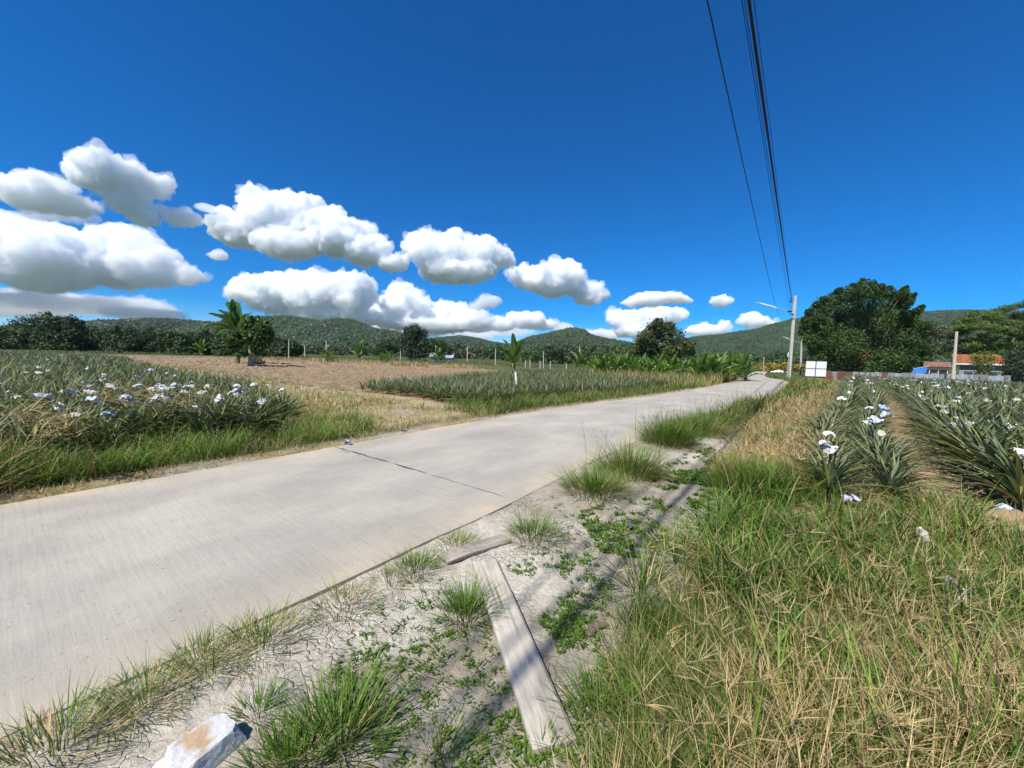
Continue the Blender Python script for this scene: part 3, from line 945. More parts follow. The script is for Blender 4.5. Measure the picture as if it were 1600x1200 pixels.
cloud('long low cloud bank above the left hill', [(425, 462, 48, 28), (480, 462, 46, 30), (540, 464, 44, 30), (560, 450, 22, 18), (430, 442, 24, 14), (500, 492, 90, 12)], 4200, 11)
cloud('steep peaked cloud sloping down behind the round tree', [(636, 478, 40, 26), (632, 460, 20, 14), (600, 486, 32, 18), (690, 492, 46, 22), (740, 502, 34, 16), (660, 505, 90, 12)], 4600, 12)
cloud('small grey puff above the steep peaked cloud', [(762, 472, 20, 11), (748, 478, 14, 8)], 3500, 13, 16)
cloud('low cloud just left of the middle hill', [(820, 502, 34, 13), (850, 507, 18, 9), (780, 508, 30, 10), (745, 512, 30, 7)], 5200, 14)
cloud('flat little cloud close to the skyline above the middle hill', [(752, 526, 22, 5), (735, 524, 12, 4)], 6500, 15, 14)
cloud('small low cloud touching the right side of the middle hill', [(880, 514, 14, 8), (960, 522, 24, 9), (925, 520, 16, 6)], 6500, 16, 12)
cloud('long flat-topped cloud above the lone broad tree', [(1035, 466, 40, 9), (1010, 470, 30, 10), (985, 474, 14, 9), (1062, 469, 18, 6)], 3600, 17)
cloud('little white cloud right of the flat-topped one', [(1122, 472, 18, 9), (1135, 471, 10, 5)], 3600, 18)
cloud('low billowing cloud behind the lone broad tree', [(975, 500, 26, 15), (1005, 505, 34, 20), (1045, 492, 24, 13), (1000, 518, 44, 11)], 5200, 19)
cloud('low cloud resting on the right-hand hill', [(1110, 514, 30, 10), (1088, 518, 22, 8), (1130, 510, 10, 9)], 5200, 20)
cloud('round bright cloud above the right-hand hill, left of the pole', [(1172, 503, 22, 12), (1195, 506, 16, 9), (1180, 498, 12, 8)], 4600, 21)
cloud('pale veil of cloud low behind the steep peaked cloud', [(640, 512, 150, 10), (760, 516, 90, 8), (540, 506, 90, 8)], 6800, 42, 45, 3.0, fringe=False)

# ------------------------------------------------------------------ air
hz_V = np.array([(-2600, -60, -2.2), (2600, -60, -2.2), (2600, 2300, -2.2), (-2600, 2300, -2.2), (-2600, -60, 235), (2600, -60, 235), (2600, 2300, 235), (-2600, 2300, 235)], float)
m = bpy.data.materials.new('air'); m.use_nodes = True
m.node_tree.nodes.clear()
ou = m.node_tree.nodes.new('ShaderNodeOutputMaterial'); pv = m.node_tree.nodes.new('ShaderNodeVolumePrincipled')
pv.inputs['Color'].default_value = (.72, .86, 1.0, 1); pv.inputs['Density'].default_value = HAZE
m.node_tree.links.new(pv.outputs[0], ou.inputs['Volume'])
if HAZE > 0:
    tag(mesh('haze', hz_V, [np.array([(0, 3, 2, 1), (4, 5, 6, 7), (0, 1, 5, 4), (1, 2, 6, 5), (2, 3, 7, 6), (3, 0, 4, 7)])], m), 'thin blue air between the road and the hills', kind='stuff')


# ------------------------------------------------------------------ banana and papaya plants
def banana_leaf(g, L, W, az, t0, t1, r, c=(.07, .14, .03), petiole=.3, torn=1.0):
    n = 18
    u = np.linspace(0, 1, n + 1)
    tm = t0 + (t1 - t0) * ((u[1:] + u[:-1]) / 2) ** 1.3
    dl = L / n
    hx = np.concatenate([[0], np.cumsum(np.sin(tm) * dl)]); vz = np.concatenate([[0], np.cumsum(np.cos(tm) * dl)])
    dx, dy = math.cos(az), math.sin(az)
    M = np.stack([hx * dx, hx * dy, vz], -1)
    g.tube(M, np.linspace(.028, .004, n + 1), 5, C=(.14, .2, .05))
    side = np.array([-dy, dx, 0])
    tang = np.gradient(M, axis=0); tang /= np.linalg.norm(tang, axis=1)[:, None]
    nrm = np.cross(side, tang)
    pw = np.where(u < .14, 0, np.sin(np.clip((u - .14) / .86, 0, 1) ** .62 * math.pi) ** .55) * W * .5
    Vs, Qs, Cs = [], [], []
    k = 0
    for sg in (-1, 1):
        i = 2
        while i < n:
            stp = int(r.integers(1, 4)) if torn else 3
            j = min(n, i + stp)
            droop = r.uniform(-.1, .75) * torn
            pts = []
            for q in range(i, j + 1):
                sag = nrm[q] * (-pw[q] * (.25 + droop)) + tang[q] * pw[q] * .35
                edge = M[q] + side * sg * pw[q] * (1 - .25 * droop) + sag
                midp = M[q] + side * sg * pw[q] * .55 + nrm[q] * pw[q] * .12 + tang[q] * pw[q] * .15
                if q == j and j < n: edge = edge - tang[q] * dl * r.uniform(.05, .3) * torn
                pts.append((M[q], midp, edge))
            cc = np.array(c) * r.uniform(.75, 1.3)
            if r.random() < .06 * torn: cc = np.array([.2, .17, .06])
            for a_, b_ in zip(pts[:-1], pts[1:]):
                Vs += [a_[0], a_[1], b_[1], b_[0], a_[1], a_[2], b_[2], b_[1]]
                Qs += [(k, k + 1, k + 2, k + 3), (k + 4, k + 5, k + 6, k + 7)]
                Cs += [cc * 1.25] + [cc] * 2 + [cc * 1.25] + [cc] * 2 + [cc * .9] * 2
                k += 8
            i = j
    g.add(np.array(Vs), Qs, C=np.array(Cs))


def banana_plant(hst, nleaf, L, seed, W=.55, c=(.07, .14, .03), torn=1.0, az_list=None, tilts=None, rad=.12):
    r = np.random.default_rng(seed)
    root = empty('banana_plant')
    g = Geo()
    z = np.linspace(-.1, hst, 8)
    cb = np.stack([np.linspace(.13, .12, 8), np.linspace(.11, .15, 8), np.linspace(.05, .05, 8)], -1)
    g.tube(np.stack([.04 * np.sin(z * 1.5), 0 * z, z], -1), rad * np.linspace(1.25, .55, 8), 9, C=np.repeat(cb, 9, 0))
    for q in range(4):
        ss_ = r.uniform(.2, .7) * hst
        V, Q, C = blades(np.array([[.04, 0, ss_]]), r.uniform(.5, .9) * min(1, hst), .14, 1.2, 2.9, r.uniform(0, 6.28), 5, (.2, .15, .08), (.26, .19, .1))
        g.add(V, Q, C=C)
    g.build('pseudostem', M_BARK, root, True)
    for k in range(nleaf):
        g = Geo()
        az = az_list[k] if az_list is not None else k * 2.4 + r.uniform(-.3, .3)
        t0, t1 = tilts[k] if tilts is not None else (RAD(6 + 40 * (k / nleaf)) , RAD(30 + 105 * (k / nleaf)))
        banana_leaf(g, L * r.uniform(.8, 1.1), W, az, t0, t1, r, c, torn=torn)
        o = g.build('leaf', M_BANANA, root)
        o.location = (.04, 0, hst - .06 - .05 * k)
    return root


def place(o, p, rz=0.0, s=1.0, label=None, cat=None, group=None):
    o.location = p
    o.rotation_euler = (0, 0, rz)
    o.scale = (s, s, s)
    return tag(o, label, cat, group)


pb = gpt(371, 568)
big_banana = banana_plant(3.95, 13, 3.0, 5, W=1.05, c=(.08, .165, .03), torn=.6, rad=.2,
                          az_list=[RAD(q) for q in (182, 165, 150, 195, 120, 178, 160, 205, 172, 190, 40, 230, 140)],
                          tilts=[(RAD(a_), RAD(b_)) for a_, b_ in ((8, 40), (12, 52), (6, 30), (26, 68), (4, 26), (40, 92), (50, 104), (66, 122), (72, 138), (20, 60), (14, 60), (30, 90), (36, 84))])
place(big_banana, pb, 0, 1.0, 'tall banana plant with torn leaves fanning left, beside the papaya tree', 'banana plant')
tree('papaya_tree', 'dark leafy papaya tree with a pale trunk in front of the banana plant',
     [(398, 502, 8), (408, 507, 9), (415, 517, 10), (388, 508, 8), (382, 518, 8), (402, 520, 10), (390, 524, 9), (418, 528, 8), (410, 538, 8), (396, 538, 9), (382, 536, 8), (374, 528, 7), (412, 508, 7), (400, 548, 6), (386, 546, 6), (421, 520, 5), (372, 540, 6), (362, 534, 7), (354, 528, 5), (366, 545, 6), (378, 550, 7), (370, 522, 6)],
     35.6, 41, .42, 3300, [(.045, .09, .02), (.06, .11, .025), (.035, .07, .02), (.11, .16, .03)], trunk_r=.19, base_px=391, droop=.5, shell=.3, limbs=4, limb_r=.3, fork_min=.42, bark=(.30, .27, .22), aspect=1.7)
g = Geo()
r = np.random.default_rng(8)
pq = gpt(403, 570)
V, Q, C = leaf_cards(r.uniform(-.45, .45, (9, 3)) + np.array([0, 0, .35]), np.full(9, .3), 700, .16, [(.05, .05, .025), (.08, .075, .035), (.06, .08, .03)], r)
V[:, 2] = np.maximum(V[:, 2], .0)
g.add(V, Q, C=C)
tag(g.build('low_bush', M_LEAF, loc=pq), 'low dark scrubby bush at the foot of the papaya tree', 'bush')
ps = gpt(372, 566)
place(banana_plant(.9, 6, 1.3, 15, W=.4, c=(.1, .19, .03), torn=.4, rad=.07), ps, .4, 1.0, 'short bright green banana sucker under the tall banana plant', 'banana plant')

protos = [banana_plant(.62, 9, 1.75, 60 + k, W=.42, c=cc, torn=.7, rad=.08) for k, cc in enumerate([(.10, .19, .03), (.075, .15, .028), (.13, .22, .035)])]
r = np.random.default_rng(77)
spots = []
for k in range(84):
    x = r.uniform(925, 1165)
    spots.append((x, 601 - abs(x - 1100) * .05 - r.uniform(2, 13)))
spots.sort(key=lambda q: q[1])
for k, (x, y) in enumerate(spots):
    o = protos[k % 3] if k < 3 else copy_tree(protos[k % 3])
    p = gpt(x, y)
    s = r.uniform(.75, 1.12) * (1.0 if x > 1090 else .88) * (1 + .012 * (p.y - 28))
    place(o, p, r.uniform(0, 6.28), s, 'young green banana plant in the grove left of the road bend', 'banana plant', 'banana plants in the grove by the road')
fars = [(512, 566, 546, 'dark green banana plant, leftmost of those along the far field edge'), (560, 566, 533, 'bright banana plant beside a grey pole on the far field edge'), (605, 566, 548, 'banana plant just left of the tall round tree'),
        (687, 568, 543, 'bushy dark banana plant in front of the pale far house'), (803, 577, 528, 'tall upright banana plant standing alone behind the white post'), (315, 555, 530, 'drooping banana plant at the end of the dark tree row'), (595, 565, 550, 'small banana plant against the spreading tree'), (905, 580, 546, 'banana plant at the left end of the roadside grove')]
for k, (x, y, yt, lab) in enumerate(fars):
    o = copy_tree(protos[k % 3])
    p = gpt(x, y)
    hh = (y - yt) * p.y / CAM_F
    s_ = hh / 1.95
    place(o, p, k * 1.1, s_, lab, 'banana plant')


# ------------------------------------------------------------------ poles and cables
def pole(name, base, top, lab, cat='utility pole', w0=.34, w1=.22, lamp=None, group=None, holes=True, insul=True, Y=None):
    if Y is None:
        p = gpt(*base)
    else:
        q = at(base[0], base[1], Y); p = Vector((q.x, q.y, float(h(q.x, q.y))))
    tp = at(top[0], top[1], p.y)
    H = tp.z - p.z
    root = empty(name, p)
    tag(root, lab, cat, group)
    lean = (tp.x - p.x)
    g = Geo()
    n = 9
    z = np.linspace(-.2, H, n)
    for k in range(n - 1):
        pass
    wv = np.linspace(w0, w1, n) / 2
    cx = lean * np.clip(z, 0, H) / H
    prof = np.array([(-1, -.55), (-.9, -.65), (.9, -.65), (1, -.55), (1, .55), (.9, .65), (-.9, .65), (-1, .55)])
    V = np.concatenate([np.stack([cx[k] + prof[:, 0] * wv[k], prof[:, 1] * wv[k], np.full(8, z[k])], -1) for k in range(n)])
    Q = [(k * 8 + j, k * 8 + (j + 1) % 8, (k + 1) * 8 + (j + 1) % 8, (k + 1) * 8 + j) for k in range(n - 1) for j in range(8)]
    V = np.concatenate([V, [[cx[-1], 0, H]]])
    T = [(8 * n, (n - 1) * 8 + j, (n - 1) * 8 + (j + 1) % 8) for j in range(8)]
    g.add(V, Q, T, C=(.50, .475, .40))
    if holes:
        for q in np.arange(1.2, H - .4, .55):
            ww = np.interp(q, z, wv)
            g.box((-.022, -.004, -.03), (.022, .004, .03), C=(.07, .06, .05), org=(lean * q / H, -ww * .65 - .003, q))
    g.build('shaft', M_CONC, root)
    return root, p, H, lean


pole1, P1, H1, L1 = pole('utility_pole', (1232, 592), (1243, 462), 'near concrete utility pole with a lamp arm and cables at the road bend', w0=.42, w1=.30)
pm1 = P1.y / CAM_F
t1 = at(1243, 462, P1.y) - P1
for k, (px_, py_) in enumerate(((1238, 468), (1237, 472))):
    g = Geo()
    c0 = at(px_, py_, P1.y) - P1
    for zz in np.linspace(-.1, .1, 4):
        g.tube([(c0.x - .18, c0.y, c0.z + zz), (c0.x - .18, c0.y, c0.z + zz + .05)], [.09, .06], 8, C=(.035, .025, .022))
    g.box((-.2, -.03, -.03), (.12, .03, .03), C=(.06, .05, .05), org=tuple(c0))
    g.build('insulator', M_PAINT, pole1)
g = Geo()
c0 = at(1236, 487, P1.y) - P1
for q in (-.3, -.12, .05):
    g.tube([(c0.x - .12 + q, c0.y - .1, c0.z - .12), (c0.x - .12 + q, c0.y - .1, c0.z + .12)], [.08, .07], 8, C=(.04, .025, .03))
g.box((-.5, -.05, -.04), (.15, .05, .04), C=(.05, .03, .03), org=tuple(c0))
g.build('bracket', M_PAINT, pole1)
for py_ in (491, 498):
    g = Geo()
    c0 = at(1237.5, py_, P1.y) - P1
    g.box((-.2, -.16, -.05), (.2, .16, .05), C=(.07, .06, .06), org=tuple(c0))
    g.build('clamp', M_PAINT, pole1)


def lamp_arm(root, P, a_px, b_px, lamp_px, rad):
    a_ = at(*a_px, P.y) - P; b_ = at(*b_px, P.y - .6) - P; l_ = at(*lamp_px, P.y - .3) - P
    g = Geo()
    g.tube([a_, a_ * .5 + l_ * .5, l_], rad * .5, 7, C=(.42, .42, .42))
    arm = g.build('lamp_arm', M_METAL, root)
    g = Geo()
    u = np.linspace(0, 1, 6)[:, None]
    Pn = np.array(l_) * (1 - u) + np.array(b_) * u
    g.tube(Pn, rad * np.array([.9, 1.3, 1.4, 1.4, 1.3, .9]), 8, C=(.72, .72, .70))
    g.build('lamp_head', M_PAINT, root, True)


lamp_arm(pole1, P1, (1236.5, 487), (1183, 473), (1213, 481), .085)
g = Geo()
c0 = at(1231.5, 558, P1.y) - P1; c1 = at(1232.5, 551, P1.y) - P1
g.tube([c0, (c0.x - .06, c0.y, (c0.z + c1.z) / 2), c1], .07, 6, C=(.75, .75, .72))
g.build('meter_tube', M_PAINT, pole1)
pole2, P2, H2, _l = pole('utility_pole', (1250.5, 588), (1252.7, 530), 'farther concrete utility pole with a lamp arm, right of the near one', w0=.36, w1=.28, Y=86)
lamp_arm(pole2, P2, (1252, 536), (1223, 526), (1240, 533), .085)
pole('utility_pole', (1489, 597), (1495, 518), 'bare leaning concrete pole in front of the orange-roofed house', w0=.36, w1=.26, Y=58)
farp = [(451, 556, 530), (476, 553, 540), (509.5, 563, 532), (564.5, 563, 534), (625.5, 564, 537), (680.5, 566, 539), (730, 567, 541), (774, 568, 545), (849, 571, 549)]
for k, (x, yb, yt) in enumerate(farp):
    pole('utility_pole', (x, yb), (x + .3, yt), 'slim pale pole in the line across the far field edge', w0=.15, w1=.12, Y=82, holes=False, group='poles along the far field edge')
for k, (x, yb, yt) in enumerate([(821, 571, 563), (828, 571, 562), (844, 572, 564), (860, 572, 564), (885, 573, 567), (1193.5, 578, 558)]):
    lab = 'small pale post at the edge of the far field' if k < 5 else 'thin pale post left of the thatched huts'
    pole('short_post', (x, yb), (x, yt), lab, cat='post', w0=.16, w1=.14, Y=84 if k < 5 else 110, holes=False, group='short posts at the far field' if k < 5 else None)
# leaning white pipe post by the road
pw = gpt(809, 617)
pt = at(805.5, 581, pw.y)
g = Geo()
dv = pt - pw
g.tube([(0, 0, -.15), tuple(dv * .5), tuple(dv)], .042, 10, C=(.78, .78, .76))
tag(g.build('marker_post', M_PAINT, loc=pw), 'leaning white pipe post on the grass verge left of the road', 'post')


def cable(lab, A, B, rad, sag=.12, back=1.0, C=(.012, .012, .014), strands=1, sagb=.5):
    """from the pole at A through the point B overhead and on past the camera"""
    A = np.array(A); B = np.array(B)
    D = B - A
    E = B + D * back; E[2] = B[2] + (A[2] - B[2]) * .9
    u = np.linspace(0, 1, 40)[:, None]
    P1_ = A + D * u; P1_[:, 2] -= sag * 4 * (u * (1 - u))[:, 0] * 2
    v = np.linspace(0, 1, 30)[1:, None]
    P2_ = B + (E - B) * v; P2_[:, 2] = B[2] + (E[2] - B[2]) * v[:, 0] ** 2 - sagb * (v * (1 - v))[:, 0]
    P = np.concatenate([P1_, P2_])
    g = Geo()
    for q in range(strands):
        a_ = np.arange(len(P)) * .35 + q * 6.283 / strands
        off = np.stack([np.cos(a_), 0 * a_, np.sin(a_)], -1) * rad * (1.0 if strands > 1 else 0)
        g.tube(P + off, rad * (.62 if strands > 1 else 1), 6, C=C)
    o = g.build('overhead_cable', M_DARK, None, True)
    tag(o, lab, 'cable')
    return o


Yb = 7.9
c_top = at(1238.5, 468, P1.y); c_mid = at(1237.5, 472, P1.y); c_low = at(1235, 487, P1.y)
cable('thick bundle of twisted black cables running from the near pole overhead', c_mid, at(1170, 0, Yb), .024, .06, strands=4)
cable('thin black cable just left of the thick bundle', c_low, at(1159, 0, Yb + .15), .008, .1)
cable('second thin black cable hugging the left of the thick bundle', c_low + Vector((.1, 0, .05)), at(1163, 0, Yb + .4), .008, .02)
cable('fine cable on the right of the thick bundle', c_top, at(1178, 0, Yb - .2), .007, .05)
cable('single slack cable far left of the bundle, passing behind the lamp', at(1221, 506, P2.y - 3), at(1105, 0, Yb - .3), .014, .32)

# ------------------------------------------------------------------ buildings, fence, board
def quad_geo(g, pts, C):
    g.add(np.array(pts), [(0, 1, 2, 3)], C=C)


def roof_slope(g, a_, b_, c_, d_, rows, cols, C, r, step=.04):
    """a,b along the eave, d,c along the ridge: stepped courses"""
    a_, b_, c_, d_ = [np.array(q, float) for q in (a_, b_, c_, d_)]
    nrm = np.cross(b_ - a_, d_ - a_); nrm /= np.linalg.norm(nrm)
    if nrm[2] < 0: nrm = -nrm
    for i in range(rows):
        v0, v1 = i / rows, (i + 1) / rows
        for j in range(cols):
            u0, u1 = j / cols, (j + 1) / cols
            f = lambda u, v: (a_ * (1 - u) + b_ * u) * (1 - v) + (d_ * (1 - u) + c_ * u) * v
            um = (u0 + u1) / 2
            V = [f(u0, v0) + nrm * step, f(um, v0) + nrm * step * 2.2, f(u1, v0) + nrm * step, f(u1, v1), f(um, v1) + nrm * step * 1.2, f(u0, v1)]
            g.add(np.array(V), [(0, 1, 4, 5), (1, 2, 3, 4)], C=np.array(C) * r.uniform(.75, 1.2))


r = np.random.default_rng(12)
def facing(px, Y):
    """a frame standing on the ground at a pixel column, turned to face the road's near end; lp() finds local points seen at pixels"""
    q = at(px, 580, Y)
    O = Vector((q.x, q.y, float(h(q.x, q.y))))
    az = math.atan2(q.x, q.y)
    ex, ey = Vector((math.cos(az), -math.sin(az), 0)), Vector((math.sin(az), math.cos(az), 0))

    def lp(px_, py_, off):
        d = Vector(rays(px_, py_))
        t_ = (O.dot(ey) + off - 0) / d.dot(ey)
        p = d * t_ + Vector((0, 0, CAM_H)) - O
        return Vector((p.dot(ex), p.dot(ey), p.z))
    return O, -az, lp


O, hrz, lp = facing(1530, 72)
house = empty('tiled_house', O, hrz)
tag(house, 'low house with an orange tiled roof under the feathery tree', 'house')
eL, eR = lp(1491, 567.3, -.8), lp(1578, 568.5, -.8)
rL, rR = lp(1487, 555, 2.6), lp(1562, 556.5, 2.6)
eR.z = eL.z; rR.z = rL.z
bL, bR = Vector((eL.x, eL.y + 6.8, eL.z)), Vector((eR.x, eR.y + 6.8, eR.z))
g = Geo()
roof_slope(g, eL, eR, rR, rL, 9, 34, (.36, .135, .06), r)
roof_slope(g, bR, bL, rL, rR, 9, 34, (.36, .135, .06), r)
g.add(np.array([eR, bR, rR]), T=[(0, 1, 2)], C=(.34, .13, .06))
g.tube([rL + Vector((0, 0, .05)), rR + Vector((0, 0, .05))], .1, 6, C=(.5, .18, .08))
g.build('roof', M_TILE, house)
g = Geo()
g.box((eL.x + .05, eL.y + .02, eL.z - .24), (eR.x - .05, eL.y + .06, eL.z - .02), C=(.75, .74, .70))
g.build('fascia', M_PAINT, house)
g = Geo()
x0, x1, y0, y1 = eL.x + .7, eR.x - .6, eL.y + .8, eL.y + 6.2
g.box((x0, y0, -.2), (x1, y1, eL.z - .1), C=(.26, .25, .235))
g.add(np.array([(x0, y0, eL.z - .1), (x0, y1, eL.z - .1), (x0, (y0 + y1) / 2, rL.z - .15)]), T=[(0, 1, 2)], C=(.55, .54, .51))
g.build('wall', M_PAINT, house)
for q in (.22, .5, .78):
    xm = x0 + (x1 - x0) * q
    g = Geo(); g.box((xm - .6, y0 - .05, 1.0), (xm + .6, y0 - .01, 2.1), C=(.3, .26, .2))
    wdw = g.build('window', M_PAINT, house)
    g = Geo(); g.box((xm - .52, y0 - .075, 1.08), (xm + .52, y0 - .055, 2.02), C=(.05, .06, .07)); g.build('pane', M_PAINT, wdw)

O, srz, lp = facing(1468, 70)
shed = empty('open_shed', O, srz)
tag(shed, 'lean-to shed with a faded maroon roof left of the orange-roofed house', 'shed')
a0, a1 = lp(1444, 565, 3), lp(1486, 566, 3)
m0, m1 = lp(1443, 572.5, 1), lp(1488, 573, 1)
a1.z = a0.z; m1.z = m0.z
f0, f1 = lp(1450, 577.5, -.8), lp(1496, 578, -.8)
u0, u1 = lp(1449, 572.5, 1.3), lp(1490, 573, 1.3)
f1.z = f0.z; u1.z = u0.z
g = Geo(); roof_slope(g, m0, m1, a1, a0, 3, 30, (.24, .12, .10), r, .02); g.build('upper_roof', M_TILE, shed)
g = Geo(); roof_slope(g, f0, f1, u1 - Vector((0, 0, .06)), u0 - Vector((0, 0, .06)), 3, 30, (.07, .06, .055), r, .02); g.build('lower_roof', M_TILE, shed)
g = Geo(); g.box((m0.x + .4, m0.y + .3, -.2), (a1.x - .2, a0.y + .6, m0.z - .05), C=(.42, .42, .40)); g.build('wall', M_PAINT, shed)
for q in (0, .35, .7, 1):
    g = Geo(); xq = f0.x + .2 + (f1.x - f0.x - .4) * q
    g.box((xq - .06, f0.y + .1, -.2), (xq + .06, f0.y + .22, f0.z - .02), C=(.5, .48, .44)); g.build('post', M_PAINT, shed)

tb = at(1435, 579, 66); O = tb
g = Geo()
T4 = [at(1421, 584, 65.5) - O, at(1446, 582.5, 65.5) - O, at(1450, 573.5, 68) - O, at(1428, 577, 68) - O]
nU = 9
V = []
for i in range(nU):
    for j in range(nU):
        u, v = i / (nU - 1), j / (nU - 1)
        p = (T4[0] * (1 - u) + T4[1] * u) * (1 - v) + (T4[3] * (1 - u) + T4[2] * u) * v
        p.z += -.5 * math.sin(u * math.pi) * math.sin(v * math.pi) + r.normal() * .05
        V.append(tuple(p))
ii = np.arange(nU * nU).reshape(nU, nU)
g.add(np.array(V), np.stack([ii[:-1, :-1], ii[1:, :-1], ii[1:, 1:], ii[:-1, 1:]], -1).reshape(-1, 4), C=(.03, .16, .52))
tarp = tag(g.build('blue_tarp', M_PAINT, None, True, loc=O), 'sagging bright blue tarpaulin strung beside the shed behind the fence', 'tarp')
md = tarp.modifiers.new('thick', 'SOLIDIFY'); md.thickness = .02
g = Geo()
g.tube([T4[3] + Vector((-.1, 0, .08)), T4[2] + Vector((.2, 0, .15))], .05, 6, C=(.6, .6, .58))
for q in (T4[0], T4[3]):
    g.tube([q, Vector((q.x, q.y, float(h(O.x, O.y)) - O.z - .1))], .05, 6, C=(.4, .38, .34))
g.build('tarp_pole', M_PAINT, tarp)

# corrugated fence
YF = 61.0
xs = [1291, 1299, 1308, 1321, 1332, 1343, 1354, 1366, 1378, 1387, 1398, 1409, 1420, 1431, 1443, 1455, 1467, 1478, 1489, 1500, 1511, 1522, 1533, 1545, 1557, 1569, 1580]
rust = (.17, .085, .05); gray = (.27, .285, .30); pale_m = (.36, .40, .44)
fc = [rust, gray, rust, rust, pale_m, pale_m, (.32, .38, .37), pale_m, rust, gray, pale_m, gray, gray, pale_m, pale_m, pale_m, gray, (.36, .33, .30), pale_m, pale_m, pale_m, gray, (.26, .24, .22), pale_m, pale_m, gray]
fo = at(1430, 592, YF); fz = float(h(fo.x, fo.y))
fence = empty('metal_fence', (fo.x, fo.y, fz))
tag(fence, 'low fence of grey and rusty corrugated metal sheets beyond the pineapples', 'fence')
zt = at(1430, 583.2, YF).z - fz
for k in range(len(xs) - 1):
    A = at(xs[k], 590, YF); B = at(xs[k + 1], 590, YF)
    n = 25
    u = np.linspace(-.02, 1.02, n)
    X = A.x + (B.x - A.x) * u - fo.x
    yy = .03 * np.sin(u * 7 * 6.283) + .008 * (k % 2) + r.uniform(-.02, .02)
    lean = r.uniform(-.05, .05)
    tz = zt + r.uniform(-.09, .07)
    zz = np.linspace(-.2, tz, 5)
    V = np.concatenate([np.stack([X, yy + lean * q / tz, np.full(n, q)], -1) for q in zz])
    i_ = np.arange(n * 5).reshape(5, n)
    cb = np.array(fc[k])
    nn = fbm(V[:, 0] * 1.7 + k * 9, V[:, 2] * 1.1, 40 + k)[:, None]
    st = sstep(.56, .72, nn)
    cc = cb * (1 - st) + np.array(rust) * 1.2 * st if k not in (0, 2, 3, 8) else cb * (.8 + .5 * nn)
    g = Geo()
    g.add(V, np.stack([i_[:-1, :-1], i_[:-1, 1:], i_[1:, 1:], i_[1:, :-1]], -1).reshape(-1, 4), C=cc)
    g.build('metal_sheet', M_METAL, fence, True)
for k in range(0, len(xs), 3):
    A = at(xs[k], 590, YF)
    g = Geo(); g.box((-.04, .06, -.2), (.04, .14, zt - .05), C=(.25, .2, .15), org=(A.x - fo.x, 0, 0)); g.build('fence_post', M_BARK, fence)

# blank four-panel board
M_BOARD = col_mat('painted_board', .7, .15, .04, .8)
YB = 47
bo = at(1275, 592, YB); bz = float(h(bo.x, bo.y))
board = empty('notice_board', (bo.x, bo.y, bz))
tag(board, 'blank white four-panel board on dark red posts beside the poles', 'board')
O = Vector((bo.x, bo.y, bz))
q0, q1 = at(1260, 564.3, YB) - O, at(1290, 588.5, YB) - O
xm, zm = (q0.x + q1.x) / 2 - .06, (q0.z + q1.z) / 2 + .03
for (xa, xb) in ((q0.x, xm - .05), (xm + .05, q1.x)):
    for (za, zb) in ((q1.z, zm - .03), (zm + .03, q0.z)):
        g = Geo()
        nx_ = 6
        g.box((xa, -.012, za), (xb, .012, zb), C=(.74, .77, .80))
        g.build('panel', M_BOARD, board)
g = Geo()
g.box((xm - .045, -.03, -.2), (xm + .045, -.014, q0.z + .06), C=(.11, .045, .045))
g.box((q0.x - .05, -.028, zm - .035), (xm - .046, -.014, zm + .035), C=(.13, .05, .05))
g.box((xm + .046, -.028, zm - .035), (q1.x + .05, -.014, zm + .035), C=(.13, .05, .05))
g.build('crossbar', M_PAINT, board)
for xx in (q0.x + .1, q1.x - .1):
    g = Geo(); g.box((xx - .04, .014, -.25), (xx + .04, .08, q0.z - .02), C=(.12, .05, .045)); g.build('post', M_PAINT, board)

# thatched huts, flowering bushes, white sacks at the far end of the road
for k, (x, ya, yb, wd, lab) in enumerate([(1209.5, 565, 573, 9, 'small thatched hut roof behind the yellow bushes, left of the near pole'), (1231.5, 563.5, 574, 10, 'thatched hut roof behind the yellow bushes, half hidden by the near pole'), (1186, 567.5, 572, 8, 'low grey-roofed hut at the left end of the yellow bushes')]):
    Yh = 128
    pb_ = at(x, yb, Yh); O = Vector((pb_.x, pb_.y, float(h(pb_.x, pb_.y))))
    hut = empty('thatched_hut', O); tag(hut, lab, 'hut')
    zr, ze = at(x, ya, Yh).z - O.z, pb_.z - O.z
    R_ = wd * Yh / CAM_F * .5
    g = Geo()
    nseg = 14
    a_ = np.linspace(0, 6.283, nseg, endpoint=False)
    V = np.concatenate([np.stack([np.cos(a_) * R_, np.sin(a_) * R_, np.full(nseg, ze)], -1), np.stack([np.cos(a_) * R_ * .5, np.sin(a_) * R_ * .5, np.full(nseg, ze + (zr - ze) * .46)], -1), [[0, 0, zr]]])
    Q = [(j, (j + 1) % nseg, nseg + (j + 1) % nseg, nseg + j) for j in range(nseg)]
    T = [(nseg + j, nseg + (j + 1) % nseg, 2 * nseg) for j in range(nseg)]
    g.add(V, Q, T, C=(.26, .19, .13) if k < 2 else (.4, .42, .44))
    g.build('roof', M_BARK, hut)
    g = Geo(); g.tube([(0, 0, -.2), (0, 0, ze + .05)], R_ * .8, 12, C=(.3, .24, .17)); g.build('wall', M_BARK, hut)
r = np.random.default_rng(90)
